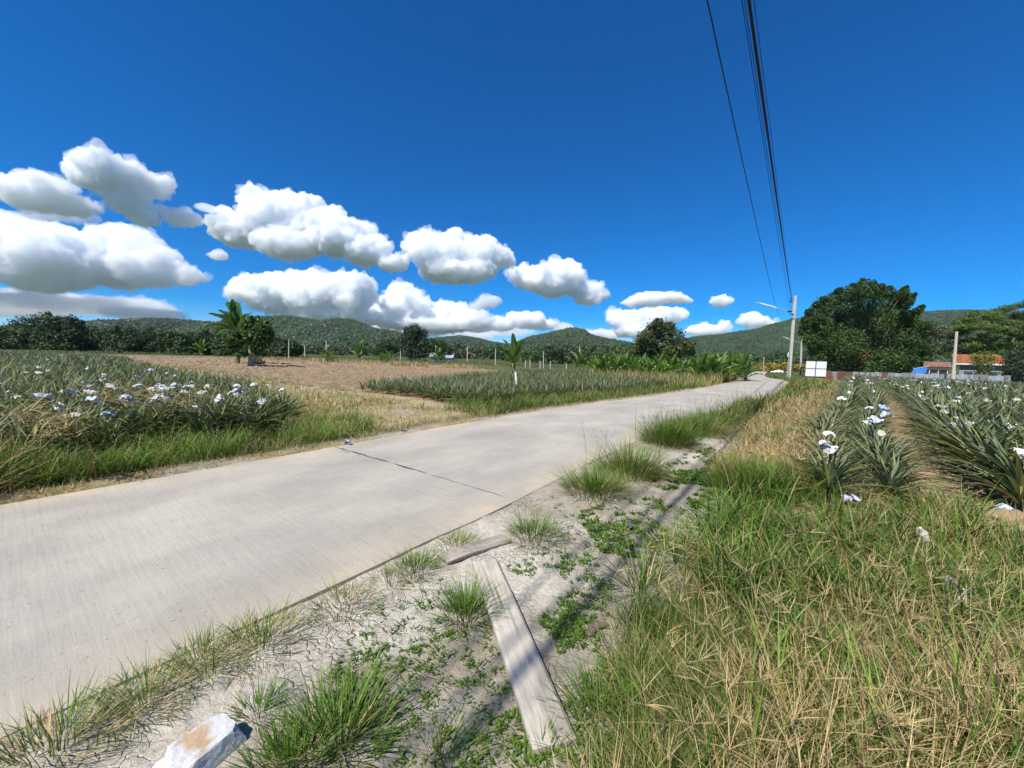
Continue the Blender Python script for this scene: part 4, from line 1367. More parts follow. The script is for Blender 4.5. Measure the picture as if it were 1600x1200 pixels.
for k in range(15):
    x = 1173 + k * 6.3 + r.uniform(-1.5, 1.5)
    p = at(x, 580, 116); p = Vector((p.x, p.y, float(h(p.x, p.y))))
    hh = r.uniform(1.9, 2.7)
    bush = empty('flowering_bush', p)
    tag(bush, 'yellow-flowering round bush in the hedge in front of the thatched huts', 'bush', 'yellow-flowering bushes by the thatched huts')
    n = 9
    C = np.stack([r.normal(size=n) * .7, r.normal(size=n) * .6, r.uniform(.25, .95, n) * hh], -1)
    g = Geo(); V, Q, Cc = leaf_cards(C, np.full(n, .5), 330, .34, GREEN_MID, r); g.add(V, Q, C=Cc); g.build('foliage', M_LEAF, bush)
    g = Geo(); V, Q, Cc = leaf_cards(C, np.full(n, .56), 230, .3, [(.62, .40, .03), (.55, .33, .02), (.7, .5, .06)], r, shell=.85); g.add(V, Q, C=Cc); g.build('blossom', M_LEAF, bush)
    g = Geo(); g.tube([(0, 0, -.1), (0, 0, hh * .6)], [.08, .04], 6, C=BARK_C); g.build('stem', M_BARK, bush)
for k, (x, y, s) in enumerate([(1207, 582.5, .55), (1212, 583, .7), (1217, 582.6, .8), (1222, 583, .6), (1231, 583, .6)]):
    p = at(x, y, 100); p = Vector((p.x, p.y, max(float(h(p.x, p.y)), -1.1)))
    g = Geo()
    V = icV * np.array([s * .75, s * .5, s * .7]) * (1 + .14 * r.normal(size=(len(icV), 1))) + np.array([0, 0, s * .45])
    g.add(V, T=icF, C=(.75, .75, .73))
    tag(g.build('white_sack', M_PAINT, None, True, loc=p), 'plump white sack lying below the yellow bushes', 'sack', 'white sacks below the yellow bushes')

# pale house far beyond the field
fb = at(697, 566, 92); O = Vector((fb.x, fb.y, 0))
fh = empty('far_house', O); tag(fh, 'pale gabled house far beyond the field, right of the round tree', 'house')
zr, ze = at(700, 551, 92).z, at(700, 558.5, 92).z
g = Geo(); g.box((-3.6, 0, -.2), (1.3, 4, ze - .05), C=(.6, .6, .58)); g.add(np.array([(-3.6, 0, ze - .05), (-3.6, 4, ze - .05), (-3.6, 2, zr - .15)]), T=[(0, 1, 2)], C=(.6, .6, .58)); g.add(np.array([(1.3, 0, ze - .05), (1.3, 4, ze - .05), (1.3, 2, zr - .15)]), T=[(0, 1, 2)], C=(.62, .62, .6)); g.build('wall', M_PAINT, fh)
g = Geo(); roof_slope(g, (-4.0, -.4, ze - .1), (1.7, -.4, ze - .1), (1.7, 2, zr), (-4.0, 2, zr), 4, 14, (.45, .48, .52), r, .02)
roof_slope(g, (1.7, 4.4, ze - .1), (-4.0, 4.4, ze - .1), (-4.0, 2, zr), (1.7, 2, zr), 4, 14, (.45, .48, .52), r, .02); g.build('roof', M_METAL, fh)
g = Geo(); g.box((-2.2, -.05, .9), (-1.2, -.01, 1.9), C=(.08, .09, .1)); g.build('window', M_PAINT, fh)


# ------------------------------------------------------------------ pineapple plants
def rosette(seed, n=40, seg=7, L=(.5, .95), W=.060, fold=.32, lo=False, yellow=.1):
    r = np.random.default_rng(seed)
    k = np.arange(n) / n
    az = np.arange(n) * 2.39996 + r.uniform(-.35, .35, n)
    t0 = RAD(4) + RAD(62) * k ** .9 + r.uniform(-.1, .1, n)
    t1 = t0 + RAD(18) + RAD(46) * r.random(n) ** 1.2 + RAD(12) * k
    LL = (L[0] + (L[1] - L[0]) * np.sin(np.clip(k + .2, 0, 1) * math.pi * .62)) * r.uniform(.85, 1.1, n)
    P = np.stack([.035 * np.cos(az), .035 * np.sin(az), .30 * (1 - k) * .5 + .04 + 0 * k], -1)
    base = np.array([.095, .128, .048]); tip = np.array([.14, .17, .098])
    v = r.uniform(.65, 1.3, (n, 1))
    c0, c1 = base * v, tip * v
    y = r.random(n) < yellow
    c0[y] = np.array([.20, .21, .05]); c1[y] = np.array([.27, .24, .08])
    old = (k > .86) & (r.random(n) < .5)
    c0[old] = np.array([.16, .13, .06]); c1[old] = np.array([.26, .2, .11])
    return blades(P, LL, W * r.uniform(.8, 1.15, n), t0, t1, az, seg, c0, c1, fold=fold, taper=1.7, mid=1.15)


spots = []     # x, y, kind
r = np.random.default_rng(321)
lines = [4.6, 5.2] + list(np.concatenate([[6.35 + 1.3 * k, 6.85 + 1.3 * k] for k in range(44)]))
for k, dl in enumerate(lines):
    s_ = np.arange(5.0, 92, .42) + r.uniform(-.1, .1)
    s_ = s_ + r.uniform(-.07, .07, len(s_))
    d_ = dl + r.uniform(-.07, .07, len(s_))
    # the field's rows run straight on where the road bends away
    sc = np.minimum(s_, 44.0)
    x, y = road_pt(d_, sc)
    tx, ty = float(np.interp(44.0, RS, RT[:, 0])), float(np.interp(44.0, RS, RT[:, 1]))
    tx, ty = .66, .751
    x = x + (s_ - sc) * tx; y = y + (s_ - sc) * ty
    ok = (y < 58.0) & (y > .8) & (np.abs(x / np.maximum(y, .1)) < 1.62) & (r.random(len(x)) > .06)
    if dl < 7: ok &= (y > 4.1)
    # the strip next to the road is weeds further off
    ok &= (x < 56)
    spots += [(a_, b_, 0) for a_, b_ in zip(x[ok], y[ok])]
lo, hi = W_LEFT.min(0), W_LEFT.max(0)
gx, gy = np.meshgrid(np.arange(lo[0], hi[0], .52), np.arange(lo[1], hi[1], .46))
gx = gx.ravel() + r.uniform(-.16, .16, gx.size); gy = gy.ravel() + r.uniform(-.16, .16, gy.size)
ok = inpoly(gx, gy, W_LEFT) & (np.abs(gx / np.maximum(gy, .1)) < 1.42) & (gy > 3) & (r.random(gx.size) > .22) & (np.abs(road_ds(gx, gy)[0]) > 2.7)
spots += [(a_, b_, 1) for a_, b_ in zip(gx[ok], gy[ok])]
lo, hi = W_CENTRE.min(0), W_CENTRE.max(0)
gx, gy = np.meshgrid(np.arange(lo[0], hi[0], .42), np.arange(lo[1], hi[1], .5))
gx = gx.ravel() + r.uniform(-.1, .1, gx.size); gy = gy.ravel() + r.uniform(-.08, .08, gy.size)
ok = inpoly(gx, gy, W_CENTRE) & (road_ds(gx, gy)[0] < -3.4) & (r.random(gx.size) > .05)
spots += [(a_, b_, 2) for a_, b_ in zip(gx[ok], gy[ok])]
# the strip along the far edge of the ploughed field
W_FAR = wpoly([(200, 553), (420, 556), (560, 561.5), (700, 567), (800, 572), (860, 574), (860, 570), (760, 567), (640, 563), (480, 556.5), (330, 552.5)])
q = scatter_px([(-40, 552.5), (200, 554), (420, 557), (560, 563), (700, 568.5), (800, 574), (900, 577), (1000, 583), (1180, 590), (1240, 590), (1240, 582), (1000, 575), (860, 571), (760, 567.5), (640, 563.5), (480, 557), (330, 553), (0, 549)], 2300, r)
q = q[np.hypot(q[:, 0], q[:, 1]) < 130]
q = q[np.abs(road_ds(q[:, 0], q[:, 1])[0]) > 3]
spots += [(a_, b_, 3) for a_, b_, c_ in q]
S = np.array(spots)
dist = np.hypot(S[:, 0], S[:, 1])
order = np.argsort(dist)
S = S[order]; dist = dist[order]
protos_p = [rosette(500 + k, n=44) for k in range(6)]
meshes_p = []
KS = {0: .95, 1: .86, 2: .66, 3: .62}
NEAR = 296
TXT = {0: ('grey-green pineapple plant in the field right of the road', 'pineapple plants right of the road'),
       1: ('pineapple plant among weeds in the field left of the road', 'pineapple plants left of the road'),
       2: ('pineapple plant in the planted block beyond the dry grass', 'pineapple plants in the middle block'),
       3: ('pineapple plant in the strip at the far field edge', 'pineapple plants at the far field edge')}
for i in range(NEAR):
    k = i % 6
    x, y, kd = S[i]
    if i < 6:
        V, Q, C = protos_p[k]
        o = mesh('pineapple_plant', V, [Q], M_PINE, None, C, True)
        meshes_p.append(o)
    else:
        o = meshes_p[k].copy(); COL.objects.link(o)
    sc = r.uniform(.85, 1.12) * KS[int(kd)] * (.68 if kd == 0 and float(road_ds(np.array(x), np.array(y))[0]) < 5.8 else 1.0)
    o.location = (x, y, float(h(x, y)) + .03); o.rotation_euler = (r.uniform(-.08, .08), r.uniform(-.08, .08), r.uniform(0, 6.28)); o.scale = (sc,) * 3
    lab, grp = TXT[int(kd)]
    tag(o, lab, 'pineapple plant', grp)
# everything farther away
lods = [[rosette(600 + k, n=34, seg=5, fold=.3) for k in range(4)], [rosette(620 + k, n=24, seg=4, W=.06, fold=0) for k in range(4)], [rosette(640 + k, n=15, seg=3, W=.085, fold=0) for k in range(4)]]
Vs, Qs, Cs, nv = [], [], [], 0
for li, (a_, b_) in enumerate(((0, 13), (13, 27), (27, 999))):
    rest = S[NEAR:]; dr = dist[NEAR:]
    sel = rest[(dr >= a_) & (dr < b_)]
    for k in range(4):
        sub = sel[k::4]
        if not len(sub): continue
        V, Q, C = lods[li][k]
        m_ = len(sub)
        ang = r.uniform(0, 6.28, m_); sc = r.uniform(.82, 1.12, m_)
        sc = sc * np.array([KS[int(q)] for q in sub[:, 2]])
        ca, sa = (np.cos(ang) * sc)[:, None], (np.sin(ang) * sc)[:, None]
        X = V[None, :, 0] * ca - V[None, :, 1] * sa + sub[:, 0:1]
        Y_ = V[None, :, 0] * sa + V[None, :, 1] * ca + sub[:, 1:2]
        Z_ = V[None, :, 2] * sc[:, None] + h(sub[:, 0], sub[:, 1])[:, None] + .03
        Vs.append(np.stack([X, Y_, Z_], -1).reshape(-1, 3))
        Qs.append((Q[None] + (np.arange(m_) * len(V))[:, None, None] + nv).reshape(-1, 4))
        Cs.append((C[None] * r.uniform(.7, 1.25, (m_, 1, 1))).reshape(-1, 3))
        nv += m_ * len(V)
tag(mesh('pineapple_field', np.concatenate(Vs), [np.concatenate(Qs)], M_PINE, None, np.concatenate(Cs)), 'grey-green rows of pineapple plants filling the farther fields', 'pineapple field', kind='stuff')

# ------------------------------------------------------------------ paper covers over the fruit
def paper(seed, size=.2, C=(.74, .73, .70)):
    rr = np.random.default_rng(seed)
    n = 7
    u = np.linspace(-1, 1, n)
    U, Vv = np.meshgrid(u, u)
    fold = rr.uniform(0, 3.14)
    a_ = U * math.cos(fold) + Vv * math.sin(fold)
    b_ = -U * math.sin(fold) + Vv * math.cos(fold)
    Z = -.55 * np.abs(a_) - .28 * np.abs(b_) * rr.uniform(.2, 1.3) + .42 * (rr.random(U.shape) - .5)
    X = U * (1 - .25 * np.abs(a_)) + .22 * (rr.random(U.shape) - .5)
    Y = Vv * (1 - .25 * np.abs(a_)) * rr.uniform(.6, .9) + .22 * (rr.random(U.shape) - .5)
    V = np.stack([X, Y, Z + .3], -1).reshape(-1, 3) * size * .5
    i_ = np.arange(n * n).reshape(n, n)
    Q = np.stack([i_[:-1, :-1], i_[:-1, 1:], i_[1:, 1:], i_[1:, :-1]], -1).reshape(-1, 4)
    c = np.ones((n * n, 3)) * np.array(C) * rr.uniform(.9, 1.08, (n * n, 1))
    o = mesh('paper_cover', V, [Q], M_PAPER, None, c)
    md = o.modifiers.new('thick', 'SOLIDIFY'); md.thickness = .004
    return o


WHITE = (.64, .63, .60); BLUE = (.35, .45, .72); PBLUE = (.55, .66, .80); LILAC = (.55, .5, .68); CREAM = (.60, .58, .48)
pp = {}
PL = [WHITE] * 5 + [CREAM, WHITE, PBLUE]
for k in range(8):
    pp[k] = None


def put_paper(p, k, s=1.0, lab=None, grp=None, col=None, tilt=.35):
    if col is not None:
        o = paper(900 + k + int(p[0] * 100) % 977, .22, col)
    elif pp[k % 8] is None:
        o = pp[k % 8] = paper(880 + k % 8, .22, PL[k % 8])
    else:
        o = pp[k % 8].copy(); COL.objects.link(o)
    o.location = p; o.scale = (s,) * 3
    o.rotation_euler = (r.uniform(-tilt, tilt), r.uniform(-tilt, tilt), r.uniform(0, 6.28))
    tag(o, lab, 'paper cover', grp)


def snap(p, kd):
    A_ = S[S[:, 2] == kd]
    return A_[np.argmin((A_[:, 0] - p.x) ** 2 + (A_[:, 1] - p.y) ** 2)]


GR = 'white papers on the right-hand pineapples'
special = [(1380, 637, BLUE, 'bright blue paper wrapping on the row beside the path'), (1386, 648, PBLUE, 'pale blue paper wrapping just below the bright blue one'), (1331, 772, LILAC, 'lilac-and-white crumpled paper in the grass at the near end of the row'),
           (1568, 785, PBLUE, 'pale blue scrap of paper low in the nearest right-hand plants')]
for k, (x, y, c, lab) in enumerate(special):
    p = gpt(x, y, .55 if k < 2 else .2); put_paper((p.x, p.y, p.z + (.57 if k < 2 else .16)), k, 1.2 if k < 2 else .75, lab, None, c)
manual = [(1324, 752), (1310, 727), (1332, 706), (1327, 683), (1328, 656), (1386, 686), (1376, 660), (1366, 664), (1365, 613), (1363, 622), (1338, 612), (1328, 617), (1311, 602), (1345, 600), (1548, 627), (1428, 617), (1436, 622),
          (1450, 636), (1463, 640), (1475, 637), (1487, 651), (1497, 659), (1519, 671), (1525, 668), (1561, 661), (1583, 669), (1593, 675), (1500, 665), (1458, 601), (1443, 600), (1460, 607), (1402, 599), (1536, 708), (1545, 704), (1580, 596), (1590, 612)]
for k, (x, y) in enumerate(manual):
    p = gpt(x, y, .58); q = snap(p, 0); put_paper((q[0] + r.uniform(-.08, .08), q[1] + r.uniform(-.08, .08), p.z + r.uniform(.56, .68)), k, r.uniform(.62, .9), 'white paper wrapped over a pineapple right of the road', GR)
cand = S[(S[:, 2] == 0) & (dist > 9) & (dist < 46)]
cand = cand[r.permutation(len(cand))[:120]]
for k, (x, y, kd) in enumerate(cand):
    put_paper((x + r.uniform(-.1, .1), y, float(h(x, y)) + r.uniform(.58, .74)), k, r.uniform(.65, 1.05), 'white paper wrapped over a pineapple right of the road', GR)
GL = 'white papers on the left-hand pineapples'
for k in range(140):
    if k < 55:
        x, y = r.uniform(120, 470), r.uniform(600, 668)
        y = max(y, 610 + abs(x - 260) * .08)
    else:
        x, y = r.uniform(-30, 420), 556 + r.random() ** 1.3 * 100
    p = gpt(x, y, .5)
    if not inpoly(np.array(p.x), np.array(p.y), W_LEFT): continue
    q = snap(p, 1); put_paper((q[0], q[1], p.z + r.uniform(.58, .76)), k, r.uniform(.6, 1.0), 'white paper wrapped over a pineapple left of the road', GL)


# ------------------------------------------------------------------ grass
class Grass:
    def __init__(s):
        s.V, s.Q, s.C, s.n = [], [], [], 0

    def add(s, VQC):
        V, Q, C = VQC
        s.V.append(V); s.Q.append(Q + s.n); s.C.append(C); s.n += len(V)

    def build(s, name, mat):
        return mesh(name, np.concatenate(s.V), [np.concatenate(s.Q)], mat, None, np.concatenate(s.C))


GREEN = np.array([[.06, .135, .012], [.08, .165, .016], [.04, .095, .012], [.105, .19, .02], [.14, .20, .03]])
DRY = np.array([[.42, .31, .14], [.50, .38, .19], [.34, .24, .11], [.46, .37, .20], [.30, .23, .10]])
OLIVE = np.array([[.14, .16, .05], [.19, .18, .06], [.11, .14, .04]])
green = Grass(); dry = Grass()


def pick(pal, n, v=.25):
    return pal[r.integers(0, len(pal), n)] * r.uniform(1 - v, 1 + v, (n, 1))


def patch(poly, n, L, W, pal, tgt, t0=(0, .45), bend=(.2, 1.2), seg=4, minpx=.0011, keep=None, tipdry=.25, clump=0, road_gap=RW + .05, dens_noise=None):
    P = scatter_px(poly, n, r)
    if clump:
        m_ = max(1, n // clump)
        cen = P[:m_]
        dd = np.hypot(cen[:, 0], cen[:, 1])
        k = r.integers(0, m_, n)
        P = cen[k] + r.normal(size=(n, 3)) * np.array([1, 1, 0]) * (.035 + .012 * dd[k])[:, None]
    d_, s_ = road_ds(P[:, 0], P[:, 1])
    ok = np.abs(d_) > road_gap
    if dens_noise is not None:
        f, th = dens_noise
        ok &= fbm(P[:, 0] * f, P[:, 1] * f, 51) > th + r.uniform(-.08, .08, len(P))
    if keep is not None: ok &= keep(P, d_, s_)
    P = P[ok]; n = len(P)
    if n == 0: return
    P[:, 2] = h(P[:, 0], P[:, 1]) - .04
    dd = np.hypot(P[:, 0], P[:, 1])
    LL = r.uniform(L[0], L[1], n) * (.75 + .5 * fbm(P[:, 0] * .9, P[:, 1] * .9, 61))
    WW = np.maximum(r.uniform(W[0], W[1], n), dd * minpx)
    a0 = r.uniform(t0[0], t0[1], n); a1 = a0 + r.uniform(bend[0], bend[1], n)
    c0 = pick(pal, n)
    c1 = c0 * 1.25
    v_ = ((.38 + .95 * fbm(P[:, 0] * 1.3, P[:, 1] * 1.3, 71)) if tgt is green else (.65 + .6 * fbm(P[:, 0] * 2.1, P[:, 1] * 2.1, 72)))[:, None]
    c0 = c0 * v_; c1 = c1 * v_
    td = r.random(n) < tipdry
    c1[td] = pick(DRY, int(td.sum())) * .8
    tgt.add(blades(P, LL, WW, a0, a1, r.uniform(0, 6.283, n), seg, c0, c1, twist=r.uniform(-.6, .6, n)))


# left of the road: tall green grass in front of the weedy pineapples
LG = [(-260, 775), (0, 728), (90, 708), (200, 693), (330, 680), (430, 662), (500, 650), (560, 655), (578, 672), (545, 688), (430, 704), (300, 727), (150, 752), (0, 778), (-260, 830)]
patch(LG, 9500, (.18, .42), (.006, .012), GREEN * 1.15, green, (0, .6), (.3, 1.4), 5, road_gap=RW + .45)
patch(LG, 6500, (.25, .6), (.006, .013), GREEN * 1.25, green, (0, .7), (.3, 1.3), 5, road_gap=RW + .5, clump=55)
patch(LG, 700, (.25, .55), (.006, .012), DRY, dry, (0, .7), (.3, 1.4), 5, road_gap=RW + .4)
fringe = [(-260, 822), (0, 774), (150, 748), (300, 724), (430, 702), (560, 684), (700, 662), (830, 642), (830, 650), (700, 668), (560, 696), (430, 716), (300, 738), (0, 792), (-260, 850)]
patch(fringe, 7000, (.05, .16), (.003, .006), DRY, dry, (.3, 1.3), (.2, .8), 3, road_gap=RW + .0, keep=lambda P, d_, s_: (d_ > -2.75) & (d_ < -RW - .06 - .25 * r.random(len(d_)) ** 2), dens_noise=(2.2, .42))
patch(fringe, 2200, (.05, .16), (.003, .006), GREEN, green, (.3, 1.3), (.2, .8), 3, road_gap=RW + .0, keep=lambda P, d_, s_: d_ < 0, dens_noise=(1.5, .5))
# dry grass between the field and the road
DG = [(420, 640), (470, 618), (540, 614), (640, 630), (720, 640), (820, 648), (720, 662), (610, 682), (560, 690), (500, 660), (450, 652)]
patch(DG, 9000, (.06, .2), (.004, .008), np.concatenate([DRY, OLIVE]), dry, (.1, 1.1), (.2, 1.0), 3, road_gap=RW + .3)
patch(DG, 3500, (.08, .25), (.004, .008), GREEN, green, (.1, .9), (.2, 1.0), 3, road_gap=RW + .3, dens_noise=(.8, .5))
MG = [(330, 604), (400, 600), (480, 600), (560, 612), (640, 628), (540, 640), (450, 655), (400, 628)]
patch(MG, 4500, (.08, .28), (.005, .01), np.concatenate([DRY, OLIVE, GREEN]), dry, (.1, .9), (.2, 1.0), 3)
patch([(190, 566), (300, 572), (420, 592), (480, 600), (400, 604), (330, 600), (240, 583)], 2600, (.1, .3), (.005, .01), np.concatenate([OLIVE, GREEN, DRY]), green, (.1, .9), (.2, 1.0), 3)
# weeds threaded through the left pineapples
patch(PX_LEFTFIELD, 5000, (.35, .85), (.006, .012), GREEN, green, (0, .6), (.3, 1.5), 4, clump=26, dens_noise=(.5, .45))
patch(PX_LEFTFIELD, 4600, (.4, .9), (.006, .012), DRY, dry, (0, .9), (.3, 1.6), 4, clump=18, dens_noise=(.6, .48))
patch([(0, 556), (110, 556), (190, 562), (120, 568), (40, 562)], 900, (.5, .95), (.01, .02), GREEN * 1.2, green, (0, .6), (.3, 1.2), 3)
# left verge farther along
VG = [(760, 652), (800, 634), (900, 620), (1000, 608), (1100, 597), (1180, 589), (1240, 586), (1250, 592), (1200, 596), (1100, 608), (1000, 623), (900, 634), (800, 650)]
patch(VG, 9000, (.2, .5), (.006, .012), GREEN, green, (0, .6), (.3, 1.3), 4, road_gap=RW + .35)
patch(VG, 1800, (.1, .3), (.006, .012), np.concatenate([DRY, OLIVE]), dry, (0, .8), (.3, 1.3), 3, road_gap=RW + .1)
patch([(690, 640), (760, 625), (830, 622), (860, 640), (800, 648), (740, 650)], 1700, (.3, .6), (.008, .014), GREEN, green, (0, .6), (.3, 1.3), 4, road_gap=RW + .6)
BG = [(915, 590), (930, 582), (1000, 586), (1070, 590), (1160, 595), (1190, 592), (1160, 600), (1080, 607), (1000, 603), (940, 598)]
patch(BG, 4200, (.5, 1.15), (.008, .016), np.concatenate([OLIVE * 1.3, DRY, GREEN]), dry, (0, .4), (.1, .9), 4)
patch([(1090, 596), (1160, 592), (1215, 588), (1260, 590), (1215, 594), (1150, 600)], 2200, (.3, .7), (.01, .016), GREEN, green, (0, .5), (.2, 1.0), 3, road_gap=RW + .3)
patch([(1160, 585), (1260, 583), (1300, 590), (1180, 592)], 1200, (.15, .4), (.012, .02), OLIVE, green, (0, .6), (.2, 1.0), 3, road_gap=RW + .3)
patch([(1180, 589), (1225, 583), (1238, 588), (1200, 592)], 1500, (.5, .95), (.01, .018), np.concatenate([GREEN, OLIVE]), green, (0, .5), (.2, 1.0), 3, road_gap=RW + .3, keep=lambda P, d_, s_: d_ < 0)
# right verge
RV = [(1010, 690), (1040, 668), (1075, 650), (1130, 628), (1190, 608), (1236, 596), (1310, 592), (1330, 602), (1250, 616), (1190, 634), (1160, 650), (1110, 672), (1060, 692)]
patch(RV, 11000, (.2, .6), (.005, .010), GREEN, green, (0, .7), (.3, 1.4), 5, road_gap=RW + .08, clump=40, dens_noise=(1.1, .40))
patch(RV, 3500, (.1, .3), (.005, .010), np.concatenate([GREEN, OLIVE]), green, (0, .9), (.3, 1.4), 4, road_gap=RW + .08)
patch(RV, 3500, (.15, .45), (.005, .009), np.concatenate([DRY, OLIVE]), dry, (0, .8), (.3, 1.4), 4, road_gap=RW + .08)
# tan drying grass along the edge of the right field
patch([(1130, 634), (1185, 608), (1236, 594), (1262, 594), (1225, 612), (1150, 645)], 5000, (.3, .75), (.006, .012), np.concatenate([GREEN, OLIVE]), green, (0, .6), (.2, 1.2), 4, road_gap=RW + .05)
TG_ = [(1120, 745), (1150, 700), (1190, 655), (1230, 622), (1300, 602), (1318, 615), (1312, 650), (1300, 700), (1300, 770), (1240, 775), (1170, 760)]
patch(TG_, 11000, (.2, .55), (.004, .008), np.concatenate([DRY, DRY * .7]), dry, (0, 1.0), (.3, 1.6), 5, clump=35)
patch(TG_, 4000, (.15, .42), (.004, .008), DRY * .8, dry, (0, .9), (.3, 1.6), 4)
patch(TG_, 8000, (.15, .5), (.005, .010), GREEN, green, (0, .7), (.3, 1.4), 4, clump=45, dens_noise=(.7, .46))
# foreground mass on the right
FGp = [(1110, 850), (1135, 800), (1165, 760), (1240, 745), (1320, 800), (1420, 800), (1480, 790), (1600, 850), (1720, 900), (1720, 1000), (1500, 1010), (1300, 960), (1150, 960), (1095, 930)]
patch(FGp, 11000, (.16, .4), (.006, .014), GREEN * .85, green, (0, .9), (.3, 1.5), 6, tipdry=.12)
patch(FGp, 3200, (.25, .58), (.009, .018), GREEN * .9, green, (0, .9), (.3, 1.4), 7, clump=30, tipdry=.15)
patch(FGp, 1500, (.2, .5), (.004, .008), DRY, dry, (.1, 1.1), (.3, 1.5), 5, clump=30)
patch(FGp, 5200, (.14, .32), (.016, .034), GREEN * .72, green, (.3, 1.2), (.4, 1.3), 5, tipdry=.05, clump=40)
FGl = [(980, 1010), (1010, 950), (1075, 930), (1170, 970), (1180, 1200), (1150, 1290), (970, 1290), (990, 1150)]
patch(FGl, 7000, (.14, .36), (.003, .006), GREEN, green, (0, .8), (.2, 1.2), 6, clump=110, tipdry=.15)
patch(FGl, 2400, (.12, .36), (.002, .004), DRY, dry, (0, 1.1), (.3, 1.4), 5, clump=50)
FGr = [(1150, 970), (1300, 950), (1500, 990), (1740, 990), (1740, 1300), (1100, 1300), (1160, 1150)]
patch(FGr, 3600, (.1, .3), (.0025, .005), DRY * .55, dry, (.5, 1.5), (.1, .9), 5)
patch(FGr, 7500, (.2, .6), (.0025, .0055), DRY, dry, (.1, 1.35), (.1, 1.2), 7, clump=22, dens_noise=(1.7, .36))
patch(FGr, 5200, (.15, .45), (.004, .009), GREEN * .85, green, (0, .9), (.2, 1.3), 6, clump=60, tipdry=.25)
patch(FGr, 500, (.3, .6), (.010, .018), GREEN * 1.1, green, (0, .9), (.2, 1.0), 7, clump=8, tipdry=.1)
patch([(1440, 840), (1740, 850), (1740, 1000), (1480, 960)], 2800, (.15, .5), (.0025, .006), DRY, dry, (.1, 1.25), (.2, 1.4), 5, clump=30)
OFF = [(1700, 860), (2100, 900), (2600, 1050), (2600, 1500), (1700, 1500), (1000, 1600), (700, 1500), (900, 1290), (1700, 1290)]
patch(OFF, 6000, (.15, .45), (.004, .01), np.concatenate([GREEN * .8, DRY]), green, (0, 1.0), (.3, 1.4), 5, clump=30, keep=lambda P, d_, s_: d_ > 3.3)
patch(OFF, 3500, (.15, .5), (.0025, .006), DRY, dry, (.1, 1.25), (.2, 1.4), 5, clump=30, keep=lambda P, d_, s_: d_ > 3.3)
# path between the beds
patch([(1400, 640), (1380, 612), (1395, 612), (1470, 690), (1560, 800), (1500, 800), (1440, 720)], 1500, (.05, .16), (.003, .006), np.concatenate([DRY, OLIVE]), dry, (.2, 1.2), (.2, .8), 3)
patch([(1295, 640), (1310, 605), (1345, 605), (1400, 720), (1450, 790), (1310, 790)], 2600, (.15, .4), (.004, .008), np.concatenate([DRY, GREEN, GREEN]), green, (0, .8), (.3, 1.4), 4)


def seedheads(P, L, tgt, nf=(4, 8), fl=(.07, .15), rad=.0026):
    """bare stalks topped with spreading finger spikes"""
    n = len(P)
    az = r.uniform(0, 6.283, n); a0 = r.uniform(0, .5, n); a1 = a0 + r.uniform(.1, .7, n)
    V, Q, C = blades(P, L, .0028, a0, a1, az, 6, pick(DRY, n) * .9, pick(DRY, n), taper=6)
    tgt.add((V, Q, C))
    tip = V.reshape(n, 7, 2, 3)[:, -1].mean(1)
    k = r.integers(nf[0], nf[1], n)
    idx_ = np.repeat(np.arange(n), k)
    m_ = len(idx_)
    az2 = r.uniform(0, 6.283, m_)
    t_0 = r.uniform(.2, 1.5, m_)
    cc = pick(DRY[[0, 1, 3]], m_, .2)
    for tw in (0.0, 1.57):
        tgt.add(blades(tip[idx_], r.uniform(fl[0], fl[1], m_), rad, t_0, t_0 + r.uniform(0, .6, m_), az2, 4, cc, cc, taper=5, twist=np.full(m_, tw)))


P = scatter_px([(1040, 960), (1250, 870), (1500, 930), (1740, 900), (1740, 1300), (1050, 1300)], 300, r); P[:, 2] -= .03
seedheads(P, r.uniform(.2, .42, len(P)), dry)
P = scatter_px([(1230, 660), (1300, 610), (1310, 640), (1300, 770), (1170, 760)], 350, r); P[:, 2] -= .03
seedheads(P, r.uniform(.3, .5, len(P)), dry, rad=.006)
P = scatter_px([(960, 880), (1060, 830), (1100, 900), (1000, 1000)], 22, r); P[:, 2] -= .03
seedheads(P, r.uniform(.2, .4, len(P)), dry)
# wispy flowering stems along the road edge
for (x, y, n, ln) in ((1040, 690, 60, .75), (960, 725, 30, .6), (1100, 660, 60, .8), (1150, 636, 50, .85), (1015, 690, 30, .7)):
    c = gpt(x, y)
    P = np.array(c)[None] + r.normal(size=(n, 3)) * np.array([.35, .35, 0])
    dq, _s = road_ds(P[:, 0], P[:, 1]); P = P[dq > RW + .02]; n = len(P)
    V, Q, C = blades(P, ln * r.uniform(.7, 1.1, n), .005, r.uniform(0, .35, n), r.uniform(.3, .9, n), r.uniform(0, 6.28, n), 6, pick(OLIVE, n), pick(OLIVE, n) * .9, taper=6)
    green.add((V, Q, C))
    tip = V.reshape(n, 7, 2, 3).mean(2)
    for q in (4, 5, 6):
        m_ = n * 2
        green.add(blades(np.repeat(tip[:, q], 2, 0), r.uniform(.03, .08, m_), .004, r.uniform(.2, .9, m_), r.uniform(.5, 1.3, m_), r.uniform(0, 6.28, m_), 2, pick(OLIVE, m_), pick(OLIVE, m_)))
tag(green.build('green_grass', M_GRASS), 'green grass growing along the verges and through the fields', 'grass', kind='stuff')
tag(dry.build('dry_grass', M_STRAW), 'straw-coloured dry grass with finger-like seed heads', 'dry grass', kind='stuff')

# creeping weeds on the bare sand
wd = Grass()


